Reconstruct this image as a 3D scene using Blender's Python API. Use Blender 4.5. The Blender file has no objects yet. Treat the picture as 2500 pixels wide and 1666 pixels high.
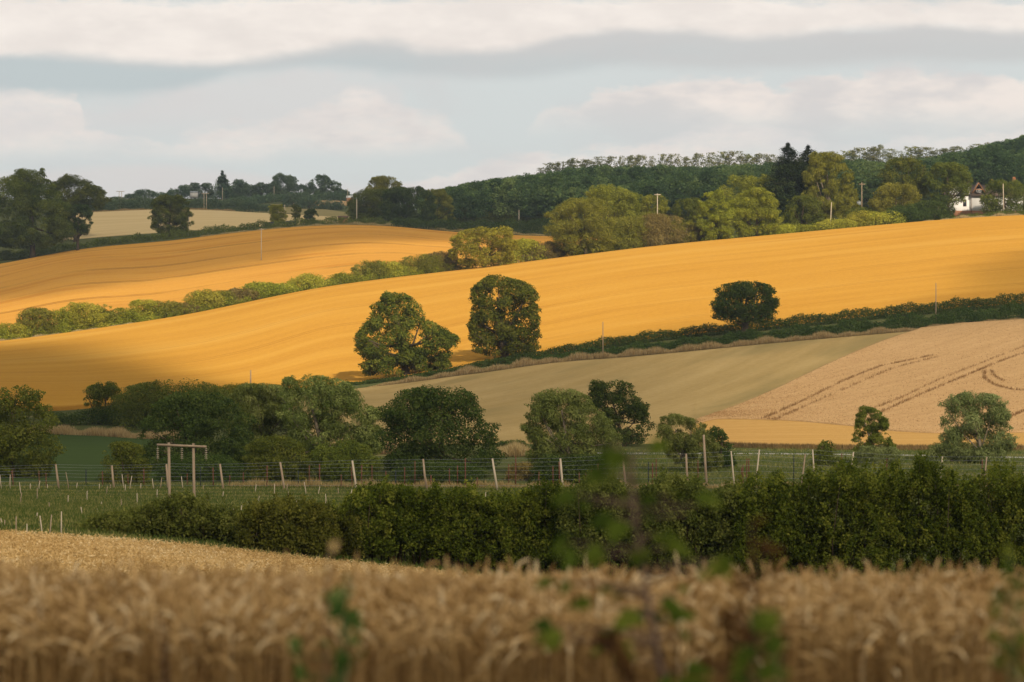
import bpy, math, random
import numpy as np
from mathutils import Vector
F, CX, CY = 6250.0, 1250.0, 833.0          # 90 mm lens on a 36 mm wide sensor, in photo pixels
S = bpy.context.scene
COL = S.collection
RNG = np.random.default_rng(7)
SUN_EL, SUN_AZ = math.radians(27), math.radians(160)
SUN = np.array([math.cos(SUN_EL)*math.sin(SUN_AZ), math.cos(SUN_EL)*math.cos(SUN_AZ), math.sin(SUN_EL)])

# ------------------------------------------------------------------ terrain
def pchip(x, y, xq):
    x = np.asarray(x, float); y = np.asarray(y, float); xq = np.asarray(xq, float)
    h = np.diff(x); d = np.diff(y)/h
    m = np.zeros(len(x))
    for i in range(1, len(x)-1):
        if d[i-1]*d[i] > 0:
            w1, w2 = 2*h[i]+h[i-1], h[i]+2*h[i-1]
            m[i] = (w1+w2)/(w1/d[i-1]+w2/d[i])
    m[0], m[-1] = d[0], d[-1]
    k = np.clip(np.searchsorted(x, xq)-1, 0, len(x)-2)
    t = np.clip((xq-x[k])/h[k], 0, 1)
    return ((2*t**3-3*t**2+1)*y[k] + (t**3-2*t**2+t)*h[k]*m[k] + (-2*t**3+3*t**2)*y[k+1] + (t**3-t**2)*h[k]*m[k+1])

PX = [-1200, 0, 400, 800, 1200, 1600, 2000, 2500, 3700]
def zp(py, Y): return [(CY-a)*b/F for a, b in zip(py, Y)]
def c9(v): return [v]*9
CREST_PX = [-1200, 0, 150, 400, 600, 800, 1000, 1200, 1400, 1600, 1800, 2000, 2200, 2350, 2500, 3700]
CREST_PY = [905, 837, 810, 783, 742, 705, 683, 655, 630, 605, 588, 570, 553, 537, 531, 500]
CREST_Y = [630, 640, 648, 658, 668, 680, 690, 698, 702, 704, 704, 704, 704, 708, 710, 720]
crest_y = list(pchip(CREST_PX, CREST_Y, PX)); crest_p = list(pchip(CREST_PX, CREST_PY, PX))
crest_z = zp(crest_p, crest_y)
EDGE_Y = [900, 900, 920, 940, 930, 900, 900, 900, 900]
curves = [
 (c9(2.5), c9(-1.75)), (c9(10), c9(-1.75)),
 (c9(16), [-2.28, -2.29, -2.30, -2.31, -2.32, -2.33, -2.34, -2.35, -2.4]),
 (c9(50), [-5.2, -5.38, -5.44, -5.55, -5.8, -6.1, -6.3, -6.4, -6.5]),
 (c9(80), [-6.0, -6.76, -7.12, -7.67, -8.18, -8.7, -9.0, -9.2, -9.4]),
 (c9(100), [-7.0, -7.3, -7.7, -8.4, -9.0, -9.5, -9.7, -9.8, -9.9]),
 (c9(200), c9(-11.5)), (c9(300), c9(-11.5)),
 (c9(350), [-9.5, -9.6, -9.7, -10.0, -10.6, -10.6, -9.8, -8.8, -8]),
 ([480, 482, 490, 498, 500, 495, 490, 480, 470], zp([935, 930, 932, 938, 887, 858, 818, 780, 735], [480, 482, 490, 498, 500, 495, 490, 480, 470])),
 (crest_y, crest_z), ([a+40 for a in crest_y], [a+1.6 for a in crest_z]),
 (EDGE_Y, [22, 27, 35.8, 42.6, 39.9, 41, 44, 48, 55]),
 (c9(985), [28, 34, 41, 45, 45, 46, 50, 54, 62]),
 (c9(1160), [48, 58, 58.6, 57, 60, 62, 66, 74, 85]),
 (c9(1320), [58, 68, 69, 68, 66, 76, 78, 90, 105]),
 (c9(1500), [75, 82, 82.3, 82, 70, 73, 76, 92, 108]),
 (c9(2500), c9(58)), (c9(9000), c9(10)),
]
US = np.linspace(-0.42, 0.42, 337)
YS = np.unique(np.concatenate([np.linspace(2.5, 30, 56), np.linspace(30, 120, 91), np.linspace(120, 380, 105), np.linspace(380, 1000, 156),
                               np.linspace(1000, 1600, 76), np.geomspace(1600, 9000, 20)]))
cpx = CX+US*F
cY = np.array([pchip(PX, c[0], np.clip(cpx, -1200, 3700)) for c in curves])
cZ = np.array([pchip(PX, c[1], np.clip(cpx, -1200, 3700)) for c in curves])
HG = np.array([pchip(cY[:, i], cZ[:, i], YS) for i in range(len(US))])
UU, YY = np.meshgrid(US, YS, indexing='ij')
def undul(x, y):
    return (np.sin(x*.031+y*.013+1.3)+np.sin(x*.017-y*.027+.4)+np.sin(x*.057+y*.009+2.2)*.6)
HG = HG + undul(UU*YY, YY)*.12*np.clip((YY-120)/150, 0, 1)
def H(x, y):
    x = np.asarray(x, float); y = np.clip(np.asarray(y, float), 2.5, 8999)
    u = np.clip(x/y, -.4199, .4199)
    fi = (u-US[0])/(US[1]-US[0]); i = np.clip(fi.astype(int), 0, len(US)-2); a = fi-i
    j = np.clip(np.searchsorted(YS, y)-1, 0, len(YS)-2); b = (y-YS[j])/(YS[j+1]-YS[j])
    return (HG[i, j]*(1-a)*(1-b)+HG[i+1, j]*a*(1-b)+HG[i, j+1]*(1-a)*b+HG[i+1, j+1]*a*b)
def hitY(px, py, y0, y1, h=0.0):
    """depth at which the ground (raised by h) is seen at photo row py, searched between y0 and y1"""
    px = np.atleast_1d(np.asarray(px, float)); py = np.atleast_1d(np.asarray(py, float))*np.ones_like(px)
    ys = np.linspace(y0, y1, 600); out = []
    for a, b in zip(px, py):
        r = CY-(H((a-CX)/F*ys, ys)+h)*F/ys
        k = np.where(r <= b)[0]
        out.append(ys[k[0]] if len(k) else ys[int(np.argmin(np.abs(r-b)))])
    return np.array(out)
def gx(px, Y): return (px-CX)/F*Y

# ------------------------------------------------------------------ helpers: objects
def tag(o, label=None, cat=None, group=None, kind=None):
    if label: o['label'] = label
    if cat: o['category'] = cat
    if group: o['group'] = group
    if kind: o['kind'] = kind
    return o
def empty(name, loc):
    o = bpy.data.objects.new(name, None); o.location = loc; o.empty_display_size = .3; COL.objects.link(o); return o
def mesh_obj(name, V, Q, mats, parent=None, tint=None, uv=None, mi=None, smooth=False):
    V = np.asarray(V, np.float32); Q = np.asarray(Q, np.int32)
    me = bpy.data.meshes.new(name)
    n, k = Q.shape
    me.vertices.add(len(V)); me.vertices.foreach_set('co', V.ravel())
    me.loops.add(n*k); me.loops.foreach_set('vertex_index', Q.ravel())
    me.polygons.add(n); me.polygons.foreach_set('loop_start', np.arange(0, n*k, k, dtype=np.int32))
    if mi is not None: me.polygons.foreach_set('material_index', np.asarray(mi, np.int32))
    me.update(calc_edges=True)
    if smooth: me.polygons.foreach_set('use_smooth', np.ones(n, bool))
    if tint is not None:
        at = me.attributes.new('tint', 'FLOAT', 'POINT'); at.data.foreach_set('value', np.asarray(tint, np.float32))
    if uv is not None:
        l = me.uv_layers.new(name='UVMap'); l.data.foreach_set('uv', np.asarray(uv, np.float32)[Q.ravel()].ravel())
    for m in (mats if isinstance(mats, (list, tuple)) else [mats]): me.materials.append(m)
    me.validate()
    o = bpy.data.objects.new(name, me); COL.objects.link(o)
    if parent is not None: o.parent = parent
    return o
class MB:
    """collects boxes, tubes and quads into one mesh"""
    def __init__(s): s.V = []; s.Q = []; s.n = 0; s.M = []
    def add(s, V, Q, m=0):
        s.V.append(np.asarray(V, float)); s.Q.append(np.asarray(Q, int)+s.n); s.n += len(V); s.M += [m]*len(Q)
    def box(s, x0, x1, y0, y1, z0, z1, m=0):
        V = [(x, y, z) for z in (z0, z1) for y in (y0, y1) for x in (x0, x1)]
        s.add(V, [(0, 2, 3, 1), (4, 5, 7, 6), (0, 1, 5, 4), (2, 6, 7, 3), (0, 4, 6, 2), (1, 3, 7, 5)], m)
    def prism(s, poly, y0, y1, m=0):
        """polygon in x-z pushed along y, capped with quads (poly of 4 points)"""
        V = [(x, y0, z) for x, z in poly]+[(x, y1, z) for x, z in poly]
        s.add(V, [(0, 1, 2, 3), (7, 6, 5, 4)]+[(i, 4+i, 4+(i+1) % 4, (i+1) % 4) for i in range(4)], m)
    def tube(s, P, R, k=6, m=0, cap=True):
        P = np.asarray(P, float); R = np.ones(len(P))*R
        T = np.gradient(P, axis=0); T /= np.linalg.norm(T, axis=1)[:, None]+1e-9
        ref = np.where(np.abs(T[:, 2:3]) > .9, np.array([[1., 0, 0]]), np.array([[0, 0, 1.]]))
        A = np.cross(T, ref); A /= np.linalg.norm(A, axis=1)[:, None]+1e-9
        B = np.cross(T, A)
        th = np.arange(k)*2*np.pi/k
        V = (P[:, None]+R[:, None, None]*(np.cos(th)[None, :, None]*A[:, None]+np.sin(th)[None, :, None]*B[:, None])).reshape(-1, 3)
        Q = [(i*k+j, i*k+(j+1) % k, (i+1)*k+(j+1) % k, (i+1)*k+j) for i in range(len(P)-1) for j in range(k)]
        if cap:
            V = np.concatenate([V, P[:1], P[-1:]]); c0 = len(P)*k; L = (len(P)-1)*k
            Q += [(c0, (j+1) % k, j, c0) for j in range(0)]
            if k % 2 == 0:
                Q += [(c0, (2*j+2) % k, 2*j+1, 2*j) for j in range(k//2)]
                Q += [(c0+1, L+2*j, L+2*j+1, L+(2*j+2) % k) for j in range(k//2)]
        s.add(V, Q, m)
    def build(s, name, mats, parent=None, smooth=False):
        return mesh_obj(name, np.concatenate(s.V), np.concatenate(s.Q), mats, parent, mi=s.M, smooth=smooth)

# ------------------------------------------------------------------ helpers: materials
def new_mat(name):
    m = bpy.data.materials.new(name); m.use_nodes = True
    for n in list(m.node_tree.nodes): m.node_tree.nodes.remove(n)
    return m, m.node_tree
class NT:
    def __init__(s, nt): s.nt = nt
    def n(s, t, ins=None, **kw):
        nd = s.nt.nodes.new(t)
        for k, v in kw.items(): setattr(nd, k, v)
        for k, v in (ins or {}).items():
            if isinstance(v, bpy.types.NodeSocket): s.nt.links.new(v, nd.inputs[k])
            else: nd.inputs[k].default_value = v
        return nd
    def m(s, op, a, b=0.0, c=0.0, clamp=False):
        nd = s.n('ShaderNodeMath', {0: a, 1: b, 2: c}, operation=op); nd.use_clamp = clamp; return nd.outputs[0]
    def ramp(s, fac, stops, interp='LINEAR'):
        nd = s.n('ShaderNodeValToRGB', {0: fac}); r = nd.color_ramp; r.interpolation = interp
        while len(r.elements) < len(stops): r.elements.new(.5)
        for e, (p, c) in zip(r.elements, stops): e.position = p; e.color = (*c, 1) if len(c) == 3 else c
        return nd.outputs[0]
    def mix(s, f, a, b):
        nd = s.n('ShaderNodeMix', data_type='RGBA')
        for i, v in ((0, f), (6, a), (7, b)):
            if isinstance(v, bpy.types.NodeSocket): s.nt.links.new(v, nd.inputs[i])
            else: nd.inputs[i].default_value = v if i == 0 else ((*v, 1) if len(v) == 3 else v)
        return nd.outputs[2]
    def smooth(s, v, a, b):
        return s.n('ShaderNodeMapRange', {0: v, 1: a, 2: b, 3: 0.0, 4: 1.0}, interpolation_type='SMOOTHSTEP').outputs[0]
    def noise(s, vec, scale, detail=6, rough=.6, w=None):
        return s.n('ShaderNodeTexNoise', {'Vector': vec, 'Scale': scale, 'Detail': detail, 'Roughness': rough}).outputs[0]
    def curve(s, v, pts):
        nd = s.n('ShaderNodeFloatCurve', {1: v}); c = nd.mapping.curves[0]
        while len(c.points) < len(pts): c.points.new(.5, .5)
        for p, (x, y) in zip(c.points, pts): p.location = (x, y); p.handle_type = 'AUTO'
        nd.mapping.update(); return nd.outputs[0]
    def out(s, sh): s.n('ShaderNodeOutputMaterial', {0: sh})
def leaf_mat(name, stops, trans=.45, jitter=.1, gain=1.35):
    stops = [(p, (min(.9, c[0]*gain), min(.9, c[1]*gain), c[2]*gain*.82)) for p, c in stops] if stops[1][1][0] < .2 else stops
    m, nt = new_mat(name); g = NT(nt)
    t = g.n('ShaderNodeAttribute', attribute_name='tint').outputs['Fac']
    c = g.ramp(t, stops)
    oi = g.n('ShaderNodeObjectInfo').outputs['Random']
    c = g.n('ShaderNodeHueSaturation', {'Hue': g.m('MULTIPLY_ADD', oi, .02, .49), 'Saturation': 1.0, 'Value': g.m('MULTIPLY_ADD', oi, jitter*2, 1-jitter), 'Fac': 1.0, 'Color': c}).outputs[0]
    d = g.n('ShaderNodeBsdfDiffuse', {0: c}).outputs[0]
    tr = g.n('ShaderNodeBsdfTranslucent', {0: g.mix(.5, c, g.n('ShaderNodeMix', {6: c, 7: (1.0, .95, .3, 1)}, data_type='RGBA', blend_type='MULTIPLY').outputs[2])}).outputs[0]
    x = g.n('ShaderNodeMixShader', {0: trans, 1: d, 2: tr}).outputs[0]
    g.out(x)
    return m
def plain_mat(name, c1, c2, scale=3.0, rough=.85, stretch=(1, 1, 1), spec=.3, bump=.0):
    m, nt = new_mat(name); g = NT(nt)
    v = g.n('ShaderNodeVectorMath', {0: g.n('ShaderNodeTexCoord').outputs['Object'], 1: stretch}, operation='MULTIPLY').outputs[0]
    f = g.noise(v, scale, 6, .65)
    c = g.ramp(f, [(.3, c1), (.7, c2)])
    b = g.n('ShaderNodeBsdfPrincipled', {'Base Color': c, 'Roughness': rough, 'Specular IOR Level': spec})
    if bump: nt.links.new(g.n('ShaderNodeBump', {'Height': f, 'Strength': bump, 'Distance': .05}).outputs[0], b.inputs['Normal'])
    g.out(b.outputs[0]); return m
def field_mat(name, stops, tram=None, streak=(.02, .25), speck=.25, dark=(.3, .17, .04), patch=None, rough=.9, bump=.6, rot=None):
    """crop surface: soft patches drawn out along the rows, fine speckle, tramlines along u every `tram` metres (uv in metres)"""
    m, nt = new_mat(name); g = NT(nt)
    uv = g.n('ShaderNodeUVMap').outputs[0]
    if rot is not None: uv = g.n('ShaderNodeMapping', {0: uv, 2: (0, 0, rot)}).outputs[0]
    pos = g.n('ShaderNodeNewGeometry').outputs['Position']
    st = g.n('ShaderNodeVectorMath', {0: uv, 1: (streak[0], streak[1], 1)}, operation='MULTIPLY').outputs[0]
    a = g.noise(st, 1.0, 5, .6)
    b = g.noise(pos, 1.1, 3, .7)
    f = g.m('ADD', g.m('MULTIPLY', a, 1-speck), g.m('MULTIPLY', b, speck))
    c = g.ramp(f, stops)
    if patch:
        p = g.noise(g.n('ShaderNodeVectorMath', {0: uv, 1: (patch[0], patch[1], 1)}, operation='MULTIPLY').outputs[0], 1.0, 4, .55)
        c = g.mix(g.smooth(p, patch[2], patch[3]), c, patch[4])
    if tram:
        sx = g.n('ShaderNodeSeparateXYZ', {0: uv})
        w = g.noise(g.n('ShaderNodeVectorMath', {0: uv, 1: (.012, .012, 1)}, operation='MULTIPLY').outputs[0], 1.0, 2)
        v = g.m('ADD', sx.outputs[1], g.m('MULTIPLY', w, tram[3] if len(tram) > 3 else 14.0))
        fr = g.m('MULTIPLY', g.m('FRACT', g.m('DIVIDE', v, tram[0])), tram[0])
        l1 = g.m('COMPARE', fr, 2.0, tram[1]); l2 = g.m('COMPARE', fr, 4.2, tram[1])
        br = g.smooth(g.noise(g.n('ShaderNodeVectorMath', {0: uv, 1: (.03, .09, 1)}, operation='MULTIPLY').outputs[0], 1.0, 5, .7), .38, .58)
        c = g.mix(g.m('MULTIPLY', g.m('MULTIPLY', g.m('MAXIMUM', l1, l2), br), tram[2]), c, dark)
    bs = g.n('ShaderNodeBsdfDiffuse', {0: c, 'Roughness': .6})
    if bump:
        nt.links.new(g.n('ShaderNodeBump', {'Height': g.noise(pos, 2.2, 4, .75), 'Strength': bump, 'Distance': .35}).outputs[0], bs.inputs['Normal'])
    g.out(bs.outputs[0]); return m

# ------------------------------------------------------------------ materials
M = {}
GOLD = [(.2, (.41, .19, .028)), (.5, (.525, .27, .042)), (.8, (.61, .345, .064))]
M['gold'] = field_mat('ripe_barley', GOLD, tram=(27, .5, .4, 5), streak=(.012, .10), speck=.42, dark=(.33, .14, .02), patch=(.006, .05, .5, .75, (.56, .31, .06)))
M['gold_far'] = field_mat('ripe_barley_far', [(.2, (.42, .19, .034)), (.5, (.55, .275, .050)), (.8, (.63, .345, .07))], tram=(31, .6, .75, 8), streak=(.012, .10), speck=.42, dark=(.22, .10, .018), patch=(.01, .07, .56, .72, (.46, .20, .03)))
M['wheat_r'] = field_mat('pale_wheat', [(.25, (.47, .285, .125)), (.5, (.58, .365, .17)), (.75, (.67, .44, .22))], streak=(.05, .5), speck=.5, rot=-1.0, bump=1.0)
M['stubble'] = field_mat('cut_headland', [(.25, (.42, .235, .07)), (.5, (.51, .30, .095)), (.75, (.58, .37, .14))], streak=(.05, .6), speck=.4)
M['pasture'] = field_mat('dry_pasture', [(.25, (.26, .185, .072)), (.45, (.365, .258, .105)), (.6, (.425, .305, .132)), (.78, (.47, .355, .17))], streak=(.012, .16), speck=.38, rot=-1.23, patch=(.012, .06, .48, .72, (.27, .205, .085)))
M['pale'] = field_mat('pale_stubble', [(.25, (.48, .35, .16)), (.5, (.56, .42, .21)), (.75, (.62, .48, .25))], streak=(.01, .12), speck=.2)
M['olive'] = field_mat('far_grass', [(.25, (.20, .17, .07)), (.6, (.28, .23, .10)), (.8, (.33, .27, .13))], streak=(.01, .08), speck=.2)
M['peach'] = field_mat('far_stubble', [(.25, (.50, .31, .14)), (.75, (.60, .39, .19))], streak=(.01, .12), speck=.2)
M['greencrop'] = field_mat('young_green_crop', [(.25, (.036, .058, .020)), (.55, (.052, .078, .026)), (.8, (.078, .10, .032))], streak=(.05, .7), speck=.3, patch=(.05, .15, .62, .72, (.12, .13, .05)))
M['ground'] = field_mat('meadow_ground', [(.25, (.055, .068, .024)), (.5, (.09, .10, .036)), (.75, (.135, .132, .055))], streak=(.05, .3), speck=.45, patch=(.05, .12, .58, .7, (.17, .15, .06)))
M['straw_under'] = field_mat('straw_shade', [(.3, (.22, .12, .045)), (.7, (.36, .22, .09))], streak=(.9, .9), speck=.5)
M['track'] = plain_mat('pale_track', (.30, .28, .24), (.42, .40, .35), .6)
M['soil'] = plain_mat('dark_soil', (.06, .04, .02), (.12, .08, .04), 1.0)
M['wood'] = plain_mat('weathered_wood', (.26, .18, .11), (.42, .32, .22), 2.0, stretch=(3, 3, .6))
M['palewood'] = plain_mat('pale_split_wood', (.42, .33, .23), (.60, .50, .37), 2.0, stretch=(3, 3, .6))
M['rust'] = plain_mat('rusty_steel', (.10, .035, .018), (.19, .075, .04), 3.0)
M['darksteel'] = plain_mat('dark_steel', (.018, .025, .025), (.03, .04, .04), 3.0)
M['wire'] = plain_mat('galvanised_wire', (.20, .22, .22), (.30, .32, .32), 3.0, rough=.5)
M['bark'] = plain_mat('bark', (.05, .034, .018), (.11, .078, .045), 2.0, stretch=(2, 2, .5))
M['palebark'] = plain_mat('pale_bark', (.14, .11, .07), (.25, .2, .14), 2.0, stretch=(2, 2, .5))

# ------------------------------------------------------------------ ground sheet
def grid_quads(a, b):
    i, j = np.meshgrid(np.arange(a-1), np.arange(b-1), indexing='ij')
    p = (i*b+j).ravel()
    return np.stack([p, p+b, p+b+1, p+1], 1)
ground = mesh_obj('ground', np.stack([UU*YY, YY, HG], -1).reshape(-1, 3), grid_quads(*UU.shape), M['ground'], uv=np.stack([UU*YY, YY], -1).reshape(-1, 2), smooth=True)
tag(ground, kind='structure')

def sheet(name, mat, px, Ylo, Yhi, h, nt=60, skirt=True, along=False):
    """crop surface h metres above the ground between two depth curves given over the columns px; closed down to the ground round its edge"""
    px = np.asarray(px, float); Ylo = np.asarray(Ylo, float); Yhi = np.maximum(np.asarray(Yhi, float), Ylo+.02)
    t = np.linspace(0, 1, nt)
    Yg = Ylo[:, None]+(Yhi-Ylo)[:, None]*t[None]
    Xg = (px[:, None]-CX)/F*Yg
    Zg = H(Xg, Yg)+h
    V = np.stack([Xg, Yg, Zg], -1).reshape(-1, 3); UV = np.stack([Xg, np.broadcast_to(t[None]*np.median(Yhi-Ylo), Yg.shape) if along else Yg], -1).reshape(-1, 2)
    Q = grid_quads(len(px), nt)
    if skirt:
        a, b = len(px), nt
        ring = [i*b for i in range(a)]+[(a-1)*b+j for j in range(1, b)]+[i*b+b-1 for i in range(a-2, -1, -1)]+[j for j in range(b-2, 0, -1)]
        n0 = len(V); VB = V[ring].copy(); VB[:, 2] -= h+.3
        V = np.concatenate([V, VB]); UV = np.concatenate([UV, UV[ring]])
        L = len(ring)
        Q = np.concatenate([Q, [(ring[i], n0+i, n0+(i+1) % L, ring[(i+1) % L]) for i in range(L)]])
    o = mesh_obj(name, V, Q, mat, uv=UV, smooth=False)
    return tag(o, kind='structure')
def ip(pts, px):
    p = np.array(pts, float); return np.interp(px, p[:, 0], p[:, 1])
def ips(pts, px):
    p = np.array(pts, float); return pchip(p[:, 0], p[:, 1], np.clip(px, p[0, 0], p[-1, 0]))

# lower and upper edges, as photo rows, turned into depths on the ground
HEDGE_B = [(-300, 985), (0, 1004), (130, 1006), (330, 985), (600, 962), (800, 944), (900, 938), (1000, 925), (1100, 909), (1240, 884), (1400, 860), (1500, 842), (1700, 818), (1900, 800), (2100, 778), (2300, 758), (2500, 744), (3000, 700)]
px = np.arange(-500, 3001, 20.)
gold_lo = hitY(px, ips(HEDGE_B, px), 330, 620, 0)+2
crest_of = lambda p: pchip(CREST_PX, CREST_Y, p)
gold_lo[px < 500] = np.minimum(gold_lo[px < 500], 400)
k = np.ones(5)/5; gold_lo = np.convolve(np.pad(gold_lo, 2, 'edge'), k, 'valid')
sheet('barley_field', M['gold'], px, gold_lo, crest_of(px), .55, 110, along=True)
px = np.arange(-500, 1501, 20.)
UP2 = [(-500, 720), (0, 645), (200, 608), (400, 590), (600, 566), (800, 551), (900, 550), (1000, 557), (1100, 566), (1330, 577), (1500, 580)]
up2 = hitY(px, ips(UP2, px), 760, 960, .5)
up2 = np.convolve(np.pad(up2, 3, 'edge'), np.ones(7)/7, 'valid')
sheet('upper_barley_field', M['gold_far'], px, crest_of(px)+12, up2, .55, 80, along=True)
# grass verge line below hedge B, pasture, pale wheat and its cut headland
VERGE = [(700, 975), (870, 950), (1000, 935), (1100, 921), (1200, 908), (1300, 893), (1400, 882), (1500, 875), (1700, 857), (1900, 838), (2100, 821), (2250, 808), (2350, 797), (2500, 787), (2900, 755)]
DIVIDE = [(1700, 1036), (1800, 1000), (1900, 957), (2000, 908), (2100, 863), (2180, 832), (2250, 809)]
BOT = [(1100, 1085), (1700, 1084), (1780, 1086), (1900, 1090), (2200, 1093), (2500, 1093), (2900, 1096)]
px = np.arange(700, 2251, 10.)
v_y = hitY(px, ips(VERGE, px), 330, 540)
b_y = hitY(px, ips(BOT, px), 240, 330)
d_y = np.where(px < 1700, b_y, hitY(px, ips(DIVIDE, px), 300, 520))
v_y = np.maximum(v_y, d_y+.1)
sheet('pasture', M['pasture'], px, d_y, v_y, .08, 90)
px = np.arange(1690, 2901, 10.)
v_y = hitY(px, ips(VERGE, px), 330, 540)
HEADL = [(1690, 1036), (1760, 1021), (1900, 1024), (2050, 1036), (2200, 1052), (2300, 1056), (2500, 1054), (2900, 1050)]
h_y = hitY(px, ips(HEADL, px), 250, 360, .6)
b_y = hitY(px, ips(BOT, px), 240, 330, .3)
w_up = np.where(px < 1700, h_y+.2, np.where(px < 2250, hitY(px, ips(DIVIDE, px), 300, 520), v_y))
w_up = np.maximum(w_up, h_y+.1)
sheet('wheat_field', M['wheat_r'], px, h_y, w_up, .65, 140)
sheet('wheat_headland', M['stubble'], px, b_y, h_y-.05, .5, 40)
WHEAT_R = (px.copy(), h_y.copy(), w_up.copy())
# flat green crop behind the fence, left; grass track, right
px = np.arange(-200, 420, 20.)
sheet('green_crop_field', M['greencrop'], px, hitY(px, 1176, 195, 240), hitY(px, ips([(-200, 1064), (130, 1063), (340, 1068), (420, 1072)], px), 250, 340), .12, 40)
px = np.arange(1450, 2901, 25.)
ty = hitY(px, ips([(1450, 1108), (1800, 1109), (2200, 1113), (2500, 1119), (2900, 1126)], px), 215, 290)
sheet('farm_track', M['track'], px, ty, ty+2.2, .03, 4)
# far fields on the left
px = np.arange(150, 960, 15.)
lo = hitY(px, ips([(150, 588), (215, 582), (400, 568), (640, 553), (800, 546), (960, 545)], px), 960, 1040)
hi = hitY(px, ips([(150, 522), (215, 520), (330, 513), (470, 512), (600, 519), (700, 524), (850, 531), (960, 535)], px), 1020, 1250)
sheet('pale_field', M['pale'], px, lo, np.maximum(hi, lo+8), .2, 50)
px = np.arange(600, 900, 10.)
lo = hitY(px, ips([(600, 517), (640, 519), (700, 522), (800, 530), (900, 536)], px), 1040, 1300)
hi = hitY(px, ips([(600, 514), (630, 508), (660, 500), (700, 500), (760, 508), (850, 521), (900, 530)], px), 1060, 1420)
sheet('far_olive_field', M['olive'], px, lo, np.maximum(hi, lo+3), .3, 30)
px = np.arange(700, 960, 10.)
lo = hitY(px, 503, 1250, 1480); hi = hitY(px, 491.5, 1300, 1500)
sheet('far_peach_field', M['peach'], px, np.minimum(lo, hi-5), hi, .3, 24)
HAZE = 0.00009
# ------------------------------------------------------------------ vegetation
LM = {}
LM['oak']    = leaf_mat('oak_leaves', [(.1, (.045, .060, .012)), (.5, (.085, .098, .018)), (.9, (.150, .150, .030))], gain=1.70)
LM['dark']   = leaf_mat('dark_leaves', [(.1, (.022, .036, .012)), (.5, (.042, .062, .018)), (.9, (.075, .095, .026))], gain=1.85)
LM['mid']    = leaf_mat('mid_green_leaves', [(.1, (.040, .052, .012)), (.5, (.072, .086, .017)), (.9, (.120, .125, .028))], gain=2.05)
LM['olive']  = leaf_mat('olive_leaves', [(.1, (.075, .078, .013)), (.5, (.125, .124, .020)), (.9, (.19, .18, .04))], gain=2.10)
LM['yellow'] = leaf_mat('yellow_green_leaves', [(.1, (.16, .14, .015)), (.5, (.30, .25, .03)), (.9, (.42, .35, .055))], gain=1.70)
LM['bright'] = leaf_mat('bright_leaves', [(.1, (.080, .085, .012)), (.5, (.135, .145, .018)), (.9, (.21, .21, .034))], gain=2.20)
LM['brown']  = leaf_mat('brownish_leaves', [(.1, (.10, .075, .025)), (.5, (.16, .12, .045)), (.9, (.23, .18, .08))], gain=1.70)
LM['willow'] = leaf_mat('willow_leaves', [(.1, (.052, .066, .018)), (.5, (.092, .108, .032)), (.9, (.17, .18, .07))], gain=2.10)
LM['silver'] = leaf_mat('silver_willow_leaves', [(.1, (.08, .096, .036)), (.5, (.13, .148, .062)), (.9, (.21, .225, .11))], gain=1.65)
LM['conifer'] = leaf_mat('conifer_needles', [(.1, (.014, .026, .012)), (.5, (.028, .044, .018)), (.9, (.055, .070, .026))], gain=1.60)
LM['wood']   = leaf_mat('woodland_leaves', [(.1, (.022, .036, .016)), (.5, (.040, .060, .024)), (.9, (.075, .092, .036))], gain=3.70)
LM['far']    = leaf_mat('far_leaves', [(.1, (.020, .034, .024)), (.5, (.036, .054, .034)), (.9, (.065, .082, .048))], gain=3.60)
LM['hedge']  = leaf_mat('hedge_leaves', [(.08, (.022, .030, .005)), (.5, (.054, .066, .010)), (.93, (.115, .115, .022))], gain=2.60)
LM['mid_lit'] = leaf_mat('mid_green_leaves_lit', [(.1, (.10, .105, .014)), (.5, (.17, .162, .022)), (.9, (.26, .24, .045))], gain=2.60)  # brighter, yellower copy of the mid green leaves: sunlight put into the colour
LM['hedgeb'] = leaf_mat('dark_hedge_leaves', [(.1, (.020, .036, .012)), (.5, (.038, .060, .018)), (.9, (.066, .088, .026))], gain=2.00)
LM['grass']  = leaf_mat('dry_grass_blades', [(.1, (.30, .20, .085)), (.5, (.44, .32, .15)), (.9, (.58, .46, .25))], trans=.35)
LM['greengrass'] = leaf_mat('green_grass_blades', [(.1, (.045, .07, .016)), (.5, (.098, .108, .036)), (.9, (.20, .18, .075))], trans=.35, gain=1.65)

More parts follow.
